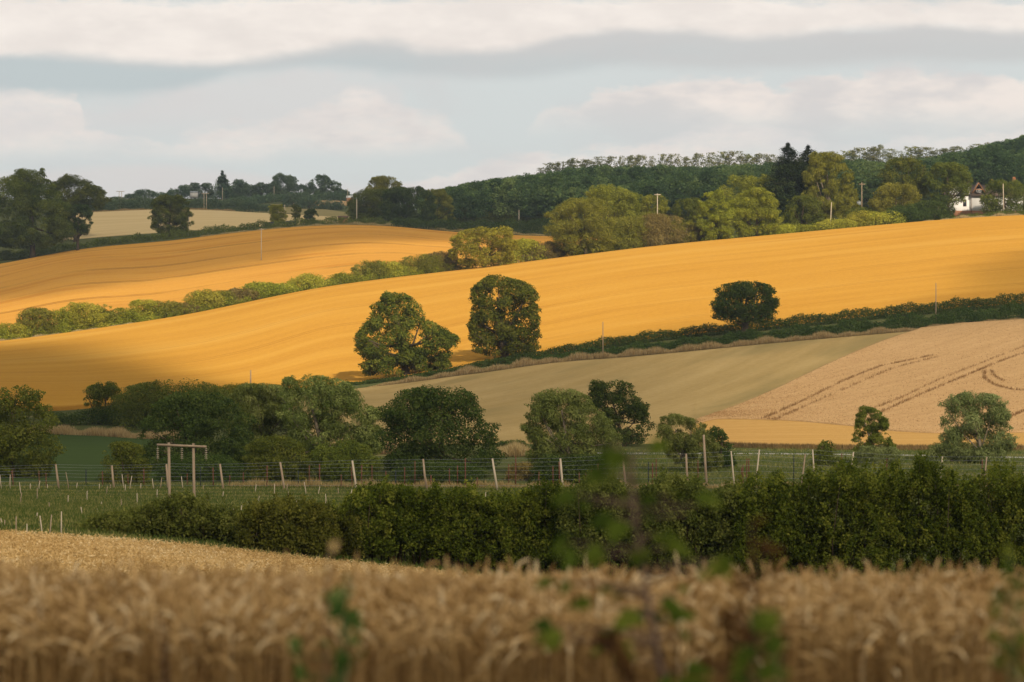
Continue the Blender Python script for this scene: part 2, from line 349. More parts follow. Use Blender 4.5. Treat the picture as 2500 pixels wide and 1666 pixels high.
def cards(P, N, L, W, rng, tang=None, fold=.18):
    n = len(P)
    if tang is None: tang = rng.normal(size=(n, 3))
    N = N/(np.linalg.norm(N, axis=1)[:, None]+1e-9)
    T = tang-N*np.sum(tang*N, 1)[:, None]; T /= np.linalg.norm(T, axis=1)[:, None]+1e-9
    B = np.cross(N, T)
    L = np.broadcast_to(L, (n,))[:, None]; W = np.broadcast_to(W, (n,))[:, None]
    V = np.stack([P-T*L*.5, P+B*W*.5+N*L*fold, P+T*L*.5, P-B*W*.5+N*L*fold], 1).reshape(-1, 3)
    return V, np.arange(n*4).reshape(-1, 4)
def unit(a): return a/(np.linalg.norm(a, axis=1)[:, None]+1e-9)
def crown(rng, z, xl, xr, dr=.9, nl=60, nleaf=5000, leaf=.45, k=.16, style='broad', clip=.2, rg=.09):
    """leaf cards on rounded leaf masses spread through the volume whose outline is (z, xl, xr)"""
    z = np.asarray(z, float)[::-1]; xl = np.asarray(xl, float)[::-1]; xr = np.asarray(xr, float)[::-1]
    zz = np.linspace(z[0], z[-1], 80)
    def rag(): q = (zz-z[0])/(z[-1]-z[0]); return 1+rg*(np.sin(q*rng.uniform(14, 24)+rng.uniform(0, 6))+.7*np.sin(q*rng.uniform(30, 45)+rng.uniform(0, 6)))
    xm = (xl+xr)/2; xm_ = np.interp(zz, z, xm); L_ = xm_-(xm_-np.interp(zz, z, xl))*rag(); R_ = xm_+(np.interp(zz, z, xr)-xm_)*rag(); hw = (R_-L_)/2; cx = (R_+L_)/2
    Wm = hw.mean()*2; Wp = hw.max()
    pr = np.maximum(hw, Wp*.2); pr /= pr.sum()
    zi = rng.choice(80, nl, p=pr)
    ph = rng.uniform(0, 2*np.pi, nl); r = rng.uniform(0, 1, nl)**.55*.88
    ns = int(nl*.3); ph[:ns] = np.where(rng.random(ns) < .5, 0, np.pi)+rng.normal(0, .35, ns); r[:ns] = .88
    R = k*Wm*rng.uniform(.6, 1.35, nl)
    zc = np.minimum(zz[zi], z[-1]-R*.75); zc = np.maximum(zc, z[0]+R*.5)
    h_ = np.interp(zc, zz, hw); c_ = np.interp(zc, zz, cx)
    R = np.minimum(R, h_*.8+.1*Wm)
    rr = np.maximum(h_-R*.75, 0)/.88*r
    if style != 'plain':                                                                     # small ragged sprays at the surface
        na = int(nl*1.1); za = rng.choice(80, na, p=pr); pa = rng.uniform(0, 2*np.pi, na); pa[:na//2] = np.where(rng.random(na//2) < .5, 0, np.pi)+rng.normal(0, .45, na//2)
        Ra = k*Wm*rng.uniform(.22, .5, na); ha = np.interp(zz[za], zz, hw); ca = np.interp(zz[za], zz, cx)
        R = np.concatenate([R, Ra]); zc = np.concatenate([zc, np.minimum(zz[za]+rng.uniform(-.3, .6, na)*Ra, z[-1]-Ra*.4)]); ph = np.concatenate([ph, pa])
        rr = np.concatenate([rr, np.maximum(ha-Ra*rng.uniform(-.75, .7, na), 0)]); c_ = np.concatenate([c_, ca]); nl += na
    C = np.stack([c_+rr*np.cos(ph), rr*dr*np.sin(ph)*1.0, zc], 1)
    li = rng.choice(nl, nleaf, p=R**2/np.sum(R**2))
    D = rng.normal(size=(nleaf, 3)); D[:, 2] += .35; D = unit(D)
    rad = R[li]*(.45+.55*rng.random(nleaf)**.45)
    sub = rng.normal(size=(nl, 6, 3)); sub = sub/np.linalg.norm(sub, axis=2)[..., None]      # lumps on each mass
    lump = np.max(np.einsum('ni,nki->nk', D, sub[li]), 1)
    rad *= .78+.3*lump
    P = C[li]+D*rad[:, None]*np.array([1.05, 1.0, .82])+rng.normal(size=(nleaf, 3))*leaf*.35
    h2 = np.interp(P[:, 2], zz, hw); c2 = np.interp(P[:, 2], zz, cx)
    ok = (np.abs(P[:, 0]-c2) < h2*(1+clip*rng.random(nleaf)*.4+rng.uniform(-.06, .22, nl)[li])+leaf*.3) & (P[:, 2] > z[0]-leaf) & (P[:, 2] < z[-1]+leaf*.7+rng.uniform(-.02, .05, nl)[li]*(z[-1]-z[0]))
    P, D, li = P[ok], D[ok], li[ok]; n = len(P)
    N = unit(D+rng.normal(size=(n, 3))*.38+np.array([0, 0, .25]))
    sz = leaf*rng.uniform(.4, 1.3, n)
    lt = rng.normal(0, .15, nl)
    tint = np.clip(.5+lt[li]+rng.normal(0, .16, n), 0, 1)
    if style == 'willow':
        T = D*np.array([.8, .8, .3])+np.array([0, 0, .55])*np.where(P[:, 2:3] > C[li][:, 2:3], 1, -1)+rng.normal(size=(n, 3))*.3
        V, Q = cards(P, N, sz*1.9, sz*.5, rng, T, .05)
    elif style == 'conifer':
        T = np.stack([P[:, 0]-c2[ok], P[:, 1], -.35*np.abs(P[:, 0])-.3], 1)+rng.normal(size=(n, 3))*.4
        V, Q = cards(P, N, sz*1.7, sz*.55, rng, T, .05)
    else:
        V, Q = cards(P, N, sz, sz*.8, rng)
    return V, Q, np.repeat(tint, 4), C
def trunk_mesh(rng, C, ztop, rad, cx, nlimb=7, low=.0):
    m = MB()
    h0 = ztop*.5
    P = [(0, 0, -.4), (0, 0, ztop*.08), (cx*.25+rng.normal(0, rad*.4), rng.normal(0, rad*.4), ztop*.25), (cx*.5, 0, h0), (cx*.8, rng.normal(0, rad), ztop*.75)]
    m.tube(P, [rad*1.5, rad, rad*.85, rad*.6, rad*.2], 8)
    for i in rng.choice(len(C), min(nlimb, len(C)), replace=False):
        e = C[i]; zs = ztop*rng.uniform(.15, .4); s = np.array([cx*zs/ztop, 0, zs])
        mid = s+(e-s)*.5+np.array([0, 0, -.08*np.linalg.norm(e-s)])
        m.tube([s, mid, s+(e-s)*.97], [rad*.45, rad*.28, rad*.08], 6)
    return m
def tree(name, label, cat, Y, bpx, rows, mat='mid', nleaf=4000, leaf=.4, nl=60, k=.16, dr=.9, style='broad', group=None, bark='bark', bpy_=None, seed=None, trunk=True, rad=None, nlimb=7, sink=0, cover=7.5, rg=.09):
    """rows = outline of the crown in photo pixels (row, left, right); the whole tree is built in metres round its foot at depth Y"""
    rng = np.random.default_rng(int(bpx*7+Y*3+len(rows)) if seed is None else seed)
    x0 = gx(bpx, Y); z0 = float(H(x0, Y))-sink
    s = Y/F
    z = [(CY-r[0])*s-z0 for r in rows]; xl = [(r[1]-bpx)*s for r in rows]; xr = [(r[2]-bpx)*s for r in rows]
    o = empty(name, (x0, Y, z0)); tag(o, label, cat, group)
    area = abs(sum((z[i]-z[i+1])*((xr[i]-xl[i])+(xr[i+1]-xl[i+1]))/2 for i in range(len(z)-1)))
    leaf *= .74; nleaf = int(max(400, cover*area/(.34*leaf**2)))
    V, Q, t, C = crown(rng, z, xl, xr, dr, int(nl*1.3), nleaf, leaf, k, style, rg=rg)
    mesh_obj('crown' if trunk else 'foliage', V, Q, LM[mat], o, tint=t)
    if trunk:
        ztop = max(z); cxm = (xl[0]+xr[0])/2
        trunk_mesh(rng, C, ztop, rad or max(.12, .03*ztop), cxm, nlimb).build('trunk', M[bark], o)
    else:
        mm = MB()
        zt = max(z)
        for i in rng.choice(len(C), min(7, len(C)), replace=False):
            b = np.array([C[i][0]*.3, C[i][1]*.3, .35]); mm.tube([(0, 0, -.3), b, (b+C[i])/2+[0, 0, .1], C[i]], [.05+.012*zt, .05+.009*zt, .04+.006*zt, .015], 4)
        mm.build('stem', M[bark], o)
    return o
def grow(o, **k): return o

# --- hedges
def hedge(name, label, pts, width, leaf, dens, mat, group=None, rough=.25, seed=1, lump=6.0):
    """pts: (px, Y, height m); leaves fill a lumpy bank along the line"""
    rng = np.random.default_rng(seed)
    p = np.array(pts, float); x = gx(p[:, 0], p[:, 1]); y = p[:, 1]
    L = np.concatenate([[0], np.cumsum(np.hypot(np.diff(x), np.diff(y)))])
    n = int(L[-1]*np.mean(p[:, 2])*dens)
    s = rng.uniform(0, L[-1], n)
    sx = np.interp(s, L, x); sy = np.interp(s, L, y); h = np.interp(s, L, p[:, 2])
    def wav(s, f, ph): return np.sin(s*f+ph)+.6*np.sin(s*f*2.3+ph*2)+.4*np.sin(s*f*4.7+ph*3)
    h = h*(1+rough*.5*wav(s, 2*np.pi/lump/1.7, seed))
    th = rng.uniform(0, np.pi, n); q = rng.random(n)**.3
    w = width*(1+rough*.5*wav(s, 2*np.pi/lump, seed+2))
    off = np.cos(th)*w*.5*q*(.85+.15*np.abs(np.sin(th))); zz = np.sin(th)**.6*h*q
    tx = np.gradient(np.interp(np.linspace(0, L[-1], 200), L, x)); ty = np.gradient(np.interp(np.linspace(0, L[-1], 200), L, y))
    ii = np.clip((s/L[-1]*199).astype(int), 0, 199); nx = -ty[ii]; ny = tx[ii]; nn = np.hypot(nx, ny); nx /= nn; ny /= nn
    P = np.stack([sx+nx*off, sy+ny*off, np.zeros(n)], 1); P[:, 2] = H(P[:, 0], P[:, 1])+zz
    P += rng.normal(size=(n, 3))*leaf*.5
    N = unit(np.stack([nx*np.cos(th), ny*np.cos(th), np.sin(th)*.8+.1], 1)+rng.normal(size=(n, 3))*.6)
    sz = leaf*rng.uniform(.55, 1.3, n)
    V, Q = cards(P, N, sz, sz*.7, rng)
    tint = np.clip(.5+.14*wav(s, .9/lump*3, seed+5)/2+rng.normal(0, .16, n), 0, 1)
    o0 = V.mean(0); o = mesh_obj(name, V-o0, Q, LM[mat], tint=np.repeat(tint, 4)); o.location = o0
    return tag(o, label, 'hedge', group)
def along(pts, y0, y1, hts, dpx=40, hh=0):
    p = np.array(pts, float); q = np.arange(p[0, 0], p[-1, 0]+1, dpx); rr = np.interp(q, p[:, 0], p[:, 1])
    Y = hitY(q, rr, y0, y1, hh); Y = np.convolve(np.pad(Y, 2, 'edge'), np.ones(5)/5, 'valid')
    return [(a, b, float(np.interp(a, [h[0] for h in hts], [h[1] for h in hts]))) for a, b in zip(q, Y)]
# --- the two oaks and the round tree in the barley
tree('oak_tree', 'broad ragged oak with low sweeping limbs, left of the two oaks before the sunlit barley', 'tree', float(hitY(990, 923, 330, 560)[0])+1, 990,
     [(716, 940, 985), (735, 925, 1015), (760, 910, 1025), (775, 903, 1030), (790, 900, 1060), (805, 883, 1078), (825, 866, 1110), (842, 866, 1105), (858, 882, 1095), (872, 895, 1096), (887, 886, 1100), (902, 882, 1092), (914, 900, 1030)],
     'oak', 9000, .50, 115, .10, .95, cover=10, rg=.06, group='oaks beside the barley', nlimb=16, rad=.75)
tree('oak_tree', 'tall narrow oak with rounded top, right of the two oaks before the sunlit barley', 'tree', float(hitY(1232, 883, 330, 560)[0])+1, 1232,
     [(673, 1196, 1222), (682, 1180, 1250), (692, 1168, 1280), (705, 1158, 1297), (730, 1150, 1312), (755, 1150, 1315), (775, 1153, 1312), (800, 1147, 1310), (830, 1145, 1318), (845, 1150, 1318), (858, 1168, 1300), (870, 1200, 1275)],
     'oak', 8500, .50, 125, .115, .95, cover=10, rg=.06, group='oaks beside the barley', nlimb=14, rad=.75)
tree('round_tree', 'dark round-headed tree alone in the double hedge below the barley', 'tree', 497, 1815,
     [(688, 1800, 1850), (695, 1772, 1872), (708, 1757, 1884), (728, 1746, 1892), (748, 1742, 1895), (765, 1742, 1893), (778, 1750, 1882), (788, 1775, 1860)],
     'dark', 8000, .42, 110, .12, .95, cover=11, nlimb=12, rad=.6)

# --- the belt of trees behind the fence
belt = [
 ('broad_tree', 'big dark tree cut off by the left edge, beside the flat green crop', 212, 30, [(945, 0, 60), (960, -60, 90), (985, -80, 110), (1010, -90, 128), (1050, -90, 136), (1090, -90, 138), (1130, -90, 130), (1168, -80, 110)], 'mid', 11000, .24, 90, .13, 'broad'),
 ('broad_tree', 'dark leafy tree with clumped crown behind the twin-pole power line', 224, 480, [(958, 440, 520), (985, 390, 570), (1010, 365, 600), (1040, 353, 615), (1090, 350, 625), (1150, 355, 620), (1172, 380, 600)], 'dark', 12000, .25, 110, .11, 'broad'),
 ('willow_tree', 'grey-green willow with swept crown between dark clumped tree and tallest willow', 238, 655, [(936, 600, 650), (950, 575, 700), (980, 560, 735), (1030, 560, 745), (1100, 590, 760), (1150, 610, 760)], 'willow', 10000, .22, 80, .13, 'willow'),
 ('willow_tree', 'tallest willow of the belt, its pale limbs showing, left of the dark oak', 230, 800, [(915, 720, 765), (925, 700, 815), (945, 690, 855), (975, 682, 890), (1010, 690, 915), (1050, 700, 926), (1100, 690, 922), (1150, 690, 905), (1165, 700, 890)], 'willow', 13000, .22, 95, .12, 'willow'),
 ('broad_tree', 'blackish green oak with knobbly top standing alone before the dry pasture', 216, 1075, [(944, 1040, 1120), (957, 970, 1142), (980, 950, 1152), (1010, 940, 1178), (1050, 935, 1202), (1090, 940, 1216), (1130, 950, 1216), (1160, 975, 1195)], 'dark', 12000, .24, 90, .13, 'broad'),
 ('willow_tree', 'bushy olive-green willow right of the blackish oak, dark at its heart', 219, 1395, [(948, 1345, 1385), (965, 1312, 1425), (985, 1286, 1445), (1020, 1288, 1480), (1060, 1290, 1505), (1100, 1293, 1510), (1140, 1300, 1500), (1160, 1320, 1480)], 'willow', 12000, .21, 90, .12, 'willow'),
 ('broad_tree', 'slim dark tree rising behind the bushy olive-green willow', 285, 1525, [(930, 1452, 1515), (945, 1440, 1540), (970, 1436, 1558), (990, 1445, 1570), (1010, 1455, 1583), (1040, 1465, 1585), (1065, 1475, 1585), (1082, 1490, 1570)], 'dark', 6500, .27, 60, .15, 'broad'),
 ('small_willow', 'small grey willow with thin gappy crown beside the grey split pole', 227, 1680, [(1010, 1628, 1650), (1022, 1612, 1685), (1045, 1607, 1722), (1075, 1612, 1742), (1120, 1640, 1762), (1155, 1650, 1762)], 'willow', 4500, .20, 50, .14, 'willow'),
 ('sapling', 'twin-tipped upright sapling in front of the orange wheat headland', 240, 2140, [(992, 2092, 2112), (1006, 2090, 2150), (1020, 2090, 2160), (1040, 2088, 2168), (1070, 2085, 2172), (1090, 2085, 2180), (1115, 2090, 2190), (1140, 2095, 2195)], 'mid', 3200, .20, 60, .12, 'willow'),
 ('willow_tree', 'silvery willow with fluffy rounded crown by the track, near the right edge', 240, 2395, [(957, 2355, 2395), (965, 2325, 2430), (985, 2310, 2450), (1020, 2305, 2464), (1060, 2300, 2470), (1090, 2303, 2470), (1120, 2318, 2460), (1140, 2340, 2450)], 'silver', 9500, .21, 75, .14, 'willow'),
]
for n, lab, Y, b, rows, mt, nlf, lf, nl, k_, st in belt:
    tree(n, lab, 'tree', Y, b, rows, mt, int(nlf*1.25), lf, nl, k_, .85, st, group='trees of the belt behind the fence', bark='palebark' if st == 'willow' else 'bark', nlimb=9)
bushes = [
 ('small dark rounded bush behind the fence, left of the twin-pole power line', 206, 310, [(1078, 280, 312), (1090, 268, 335), (1110, 258, 352), (1135, 252, 362), (1160, 250, 368), (1186, 255, 365)], 'mid', 5000, .19, 'broad'),
 ('dark upright bush at the far edge of the flat green crop', 328, 250, [(934, 235, 280), (950, 210, 292), (975, 206, 288), (990, 215, 285), (1005, 222, 285), (1040, 225, 290)], 'mid', 3000, .28, 'broad'),
 ('brown-green thorny bush behind the dark clumped tree, touching the barley', 322, 430, [(930, 385, 480), (945, 322, 535), (965, 297, 560), (990, 286, 572), (1045, 288, 575)], 'mid', 6500, .30, 'broad'),
 ('thin brownish bush under the lone field pole at the barley edge', 330, 600, [(938, 560, 640), (950, 535, 675), (975, 530, 690), (1000, 530, 690)], 'olive', 3000, .28, 'broad'),
 ('light green bush low in front of the swept willow, behind the fence', 211, 650, [(1062, 650, 690), (1085, 615, 730), (1120, 600, 755), (1165, 598, 765), (1182, 610, 760)], 'mid', 5500, .19, 'willow'),
 ('light green bush below the tallest willow, behind the fence', 211, 840, [(1075, 800, 860), (1095, 775, 900), (1130, 765, 925), (1178, 770, 930)], 'mid', 5500, .19, 'willow'),
 ('low dark bush between the blackish oak and the bushy willow', 275, 1255, [(1076, 1225, 1270), (1088, 1212, 1295), (1115, 1215, 1300)], 'dark', 2500, .24, 'broad'),
 ('deep green bush right of the small grey willow, against the wheat headland', 233, 1755, [(1043, 1728, 1752), (1060, 1718, 1772), (1090, 1715, 1787), (1120, 1715, 1792), (1145, 1720, 1790)], 'dark', 3800, .20, 'broad'),
 ('little dark bush with paler neighbour by the farm track', 236, 2015, [(1075, 2012, 2028), (1088, 2000, 2038), (1110, 1985, 2046), (1148, 1982, 2048)], 'mid', 2200, .19, 'broad'),
 ('grey-green bush at the foot of the twin-tipped sapling', 236, 2150, [(1090, 2110, 2180), (1110, 2090, 2200), (1155, 2085, 2200)], 'silver', 2600, .19, 'willow'),
 ('grey bush at the left foot of the silvery willow', 240, 2305, [(1082, 2278, 2310), (1100, 2263, 2340), (1125, 2262, 2350), (1145, 2265, 2350)], 'silver', 2600, .19, 'willow'),
 ('grey tangled scrub in the gap behind the fence, right of the blackish oak', 212, 1275, [(1128, 1255, 1290), (1145, 1240, 1305), (1178, 1235, 1310)], 'brown', 1400, .16, 'willow'),
 ('dark bush under the crown of the blackish oak, behind the fence', 208, 1060, [(1128, 990, 1120), (1150, 965, 1180), (1186, 960, 1190)], 'dark', 5000, .19, 'broad'),
 ('dark bush at the foot of the bushy olive-green willow', 209, 1400, [(1110, 1330, 1460), (1140, 1310, 1490), (1186, 1305, 1490)], 'dark', 5000, .19, 'broad'),
 ('dark bush beneath the clumped tree, seen between the twin poles', 210, 470, [(1110, 420, 540), (1140, 385, 590), (1184, 380, 600)], 'dark', 5500, .19, 'broad'),
]
for lab, Y, b, rows, mt, nlf, lf, st in bushes:
    tree('bush', lab, 'bush', Y, b, rows, mt, nlf, lf, 34, .2, .9, st, group='bushes of the belt behind the fence', trunk=False)

# --- hedge between the two barley fields: every shrub by itself
hc = [(-20, 800, 80, 'mid'), (25, 790, 70, 'mid'), (88, 752, 76, 'olive'), (140, 757, 62, 'bright'), (200, 740, 92, 'mid'), (255, 745, 58, 'olive'), (300, 752, 56, 'bright'), (352, 732, 66, 'mid'), (405, 736, 84, 'olive'), (452, 740, 60, 'brown'),
      (500, 708, 76, 'mid'), (545, 710, 60, 'olive'), (592, 704, 66, 'brown'), (642, 690, 86, 'bright'), (690, 692, 56, 'mid'), (752, 669, 80, 'mid'), (803, 684, 60, 'olive'), (848, 668, 76, 'bright'), (905, 637, 72, 'olive'), (948, 639, 64, 'mid'),
      (995, 650, 60, 'mid'), (1040, 623, 104, 'olive'), (1078, 616, 70, 'brown'), (1275, 585, 90, 'mid'), (1325, 590, 80, 'brown'), (1395, 600, 70, 'mid'), (1462, 588, 76, 'olive'), (1530, 528, 110, 'olive'), (1610, 524, 118, 'brown'), (1668, 538, 70, 'olive'), (1700, 545, 44, 'brown'),
      (1930, 548, 70, 'mid'), (1985, 552, 80, 'bright'), (2045, 538, 90, 'mid'), (2110, 515, 70, 'mid'), (2160, 515, 80, 'mid'), (2215, 500, 90, 'dark'), (2270, 490, 70, 'dark')]
hedge('hedge', 'continuous low leafy growth along the foot of the sunlit shrubs between the barley fields', [(a, float(crest_of(a))+5, np.interp(a, [-80, 500, 1150], [3.2, 2.4, 2.6])) for a in np.arange(-80, 1170, 25)], 4, .34, 90, 'bright', seed=2, rough=.6, lump=5)
words_ = 'first second third fourth fifth sixth seventh eighth ninth tenth eleventh twelfth thirteenth fourteenth fifteenth sixteenth seventeenth eighteenth nineteenth twentieth'.split()
look = {'mid': 'green', 'olive': 'olive', 'bright': 'yellow-green', 'brown': 'brownish twiggy', 'dark': 'dark green'}
cnt = {}
for i, (c, top, wd, mt) in enumerate(hc):
    Yc = float(crest_of(c))+6; z0 = float(H(gx(c, Yc), Yc)); bp = CY-F*z0/Yc
    hgt = bp-top; wd *= 1.18
    rows = [(top, c-wd*.22, c+wd*.2), (top+hgt*.15, c-wd*.4, c+wd*.38), (top+hgt*.45, c-wd*.52, c+wd*.52), (top+hgt*.8, c-wd*.55, c+wd*.55), (bp, c-wd*.5, c+wd*.5)]
    part = 'long hedge between the barley fields' if c < 1150 else ('tree row above the barley' if c < 1800 else 'hedge below the white house')
    key = (look[mt], part); cnt[key] = cnt.get(key, 0)+1
    lab = f'{words_[cnt[key]-1]} {look[mt]} shrub from the left in the {part}'
    tree('shrub', lab, 'shrub', Yc, c, rows, 'mid_lit' if mt == 'mid' else mt, 0, .42, 22, .2, .6, 'broad' if mt != 'brown' else 'willow', group='shrubs in the '+part, trunk=False, seed=100+i, bark='palebark')

# --- trees standing along the right half of that hedge, round the house
R = [
 ('leafy_tree', 'bright yellow tree with scattered leaf clumps in the hedge between the barley fields', 694, 1185, [(553, 1190, 1240), (563, 1130, 1245), (580, 1112, 1250), (600, 1104, 1256), (620, 1102, 1255), (640, 1112, 1248), (652, 1150, 1230)], 'yellow', 4200, .55, 85, .10, 'broad'),
 ('leafy_tree', 'large olive tree rising from the hedge right of the bright yellow tree', 704, 1430, [(483, 1400, 1450), (495, 1375, 1478), (515, 1348, 1490), (540, 1337, 1495), (570, 1340, 1500), (600, 1360, 1500), (618, 1395, 1490)], 'olive', 7500, .42, 80, .13, 'broad'),
 ('leafy_tree', 'ochre-tinted tree standing behind the large olive tree', 738, 1495, [(452, 1455, 1500), (463, 1440, 1525), (480, 1434, 1555), (505, 1455, 1565), (535, 1470, 1565)], 'olive', 4000, .45, 55, .15, 'broad'),
 ('leafy_tree', 'dark rounded tree just left of the tall pole with crossbar', 742, 1548, [(472, 1530, 1560), (485, 1515, 1578), (505, 1505, 1580), (540, 1508, 1580)], 'mid', 2200, .42, 36, .17, 'broad'),
 ('leafy_tree', 'small olive tree behind the tall pole with crossbar', 738, 1600, [(476, 1585, 1612), (488, 1568, 1628), (510, 1564, 1632), (540, 1568, 1630)], 'olive', 2000, .42, 34, .17, 'broad'),
 ('leafy_tree', 'brownish dark tree between the tall pole and the bright pointed tree', 740, 1680, [(484, 1660, 1700), (496, 1646, 1716), (520, 1643, 1718), (555, 1648, 1715)], 'mid', 2500, .42, 36, .17, 'broad'),
 ('leafy_tree', 'bright green pointed tree on the barley edge, left of its rounder twin', 706, 1752, [(462, 1738, 1758), (475, 1718, 1782), (500, 1706, 1798), (530, 1704, 1812), (562, 1710, 1818), (592, 1722, 1805)], 'bright', 5000, .40, 60, .14, 'broad'),
 ('leafy_tree', 'bright green rounded tree on the barley edge, left of the dark conifer', 706, 1848, [(459, 1835, 1862), (475, 1803, 1888), (510, 1792, 1900), (545, 1792, 1905), (580, 1800, 1900)], 'bright', 5000, .40, 60, .14, 'broad'),
 ('leafy_tree', 'wide olive tree behind the pair of bright green trees', 742, 1830, [(428, 1790, 1870), (440, 1775, 1885), (465, 1765, 1892), (500, 1768, 1892), (530, 1770, 1890)], 'olive', 4500, .45, 55, .15, 'broad'),
 ('leafy_tree', 'tallest pale olive tree, narrow at top and hung with pale limbs, right of the conifers', 724, 2030, [(372, 1990, 2040), (385, 1975, 2062), (410, 1970, 2070), (440, 1965, 2082), (480, 1960, 2090), (520, 1962, 2090), (552, 1970, 2085)], 'olive', 8500, .42, 90, .12, 'willow'),
 ('leafy_tree', 'mid green bushy tree low in front of the two dark conifers', 716, 1955, [(478, 1945, 1980), (495, 1925, 2000), (520, 1915, 2010), (545, 1910, 2010), (562, 1915, 2005)], 'mid', 5000, .42, 60, .14, 'broad'),
 ('leafy_tree', 'spreading yellow-olive tree right of the pole with transformer box', 716, 2185, [(447, 2168, 2212), (463, 2143, 2240), (490, 2126, 2245), (520, 2126, 2245), (545, 2135, 2240)], 'olive', 5200, .42, 60, .14, 'broad'),
 ('leafy_tree', 'round dark green tree behind the spreading yellow-olive tree', 737, 2210, [(385, 2190, 2230), (395, 2168, 2250), (415, 2155, 2262), (445, 2152, 2264), (480, 2158, 2265)], 'oak', 4800, .45, 60, .15, 'broad'),
 ('leafy_tree', 'round mid green tree overhanging the left end of the white house', 728, 2315, [(398, 2292, 2332), (407, 2272, 2355), (425, 2262, 2366), (450, 2262, 2370), (475, 2278, 2362), (500, 2288, 2340)], 'oak', 5000, .43, 60, .15, 'broad'),
 ('leafy_tree', 'low spreading tree hiding the right half of the white house', 729, 2455, [(441, 2422, 2475), (455, 2405, 2502), (480, 2396, 2515), (505, 2398, 2520), (522, 2405, 2515)], 'oak', 5000, .43, 55, .15, 'broad'),
]
for n, lab, Y, b, rows, mt, nlf, lf, nl, k_, st in R:
    tree(n, lab, 'tree', Y, b, rows, mt, nlf, lf, nl, k_, .9, st, group='trees along the upper hedge', bark='palebark' if 'pale' in lab else 'bark')
tree('dark_bush', 'dense dark bush at the left corner of the white house', 'bush', 724, 2300, [(476, 2285, 2315), (490, 2268, 2325), (515, 2262, 2330), (540, 2262, 2330)], 'dark', 2600, .4, 30, .2, trunk=False)
tree('dark_bush', 'dark bush left of the spreading yellow-olive tree, under the transformer pole', 'bush', 716, 2105, [(505, 2085, 2120), (520, 2070, 2140), (550, 2068, 2145)], 'mid', 2000, .4, 30, .2, trunk=False)
def conifer(label, Y, b, top, base, half, nleaf=3500, group='conifers', leaf=.5, mat='conifer', tiers=34):
    x0 = gx(b, Y); z0 = float(H(x0, Y)); s = Y/F; rng = np.random.default_rng(int(b))
    ht = (CY-top)*s-z0; hb = (CY-base)*s-z0; w = half*s
    o = empty('conifer_tree', (x0, Y, z0)); tag(o, label, 'conifer', group)
    V = []; Q = []; T = []; m = MB(); nq = 0
    m.tube([(0, 0, -.4), (0, 0, ht*.5), (0, 0, ht*.98)], [.4, .25, .04], 6)
    for i in range(tiers):
        f = i/(tiers-1); zc = hb+(ht-hb)*(1-(1-f)**.9)*.97; rr = w*(1-f)**.6+.3
        for j in range(6 if f < .8 else 4):
            a = rng.uniform(0, 2*np.pi); l = rr*rng.uniform(.6, 1.15)
            e = np.array([np.cos(a)*l, np.sin(a)*l, zc-l*.12+rng.normal(0, .3)])
            m.tube([(0, 0, zc+.2), e], [.08, .02], 4)
            n = int(nleaf/tiers/6)+6; q = rng.random(n)**.7
            P = np.array([0, 0, zc+.2])+(e-np.array([0, 0, zc+.2]))*q[:, None]+rng.normal(size=(n, 3))*np.array([.3, .3, .3])*(.7+rr*.25)
            N = unit(rng.normal(size=(n, 3))*.6+np.array([0, 0, .8])+e/l*.3)
            sz = leaf*rng.uniform(.6, 1.3, n)
            v, qd = cards(P, N, sz*1.6, sz*.6, rng, np.tile(e, (n, 1))+rng.normal(size=(n, 3))*l*.5, .05)
            V.append(v); Q.append(qd+nq); nq += len(v); T.append(np.repeat(np.clip(rng.normal(.5, .2)+rng.normal(0, .15, n), 0, 1), 4))
    mesh_obj('crown', np.concatenate(V), np.concatenate(Q), LM[mat], o, tint=np.concatenate(T))
    m.build('trunk', M['bark'], o); return o
conifer('tallest dark conifer with feathery spire, left of the pale olive tree', 733, 1924, 348, 540, 88, 26000)
conifer('second dark conifer with ragged tip behind the pale olive tree', 742, 1973, 357, 520, 80, 20000)

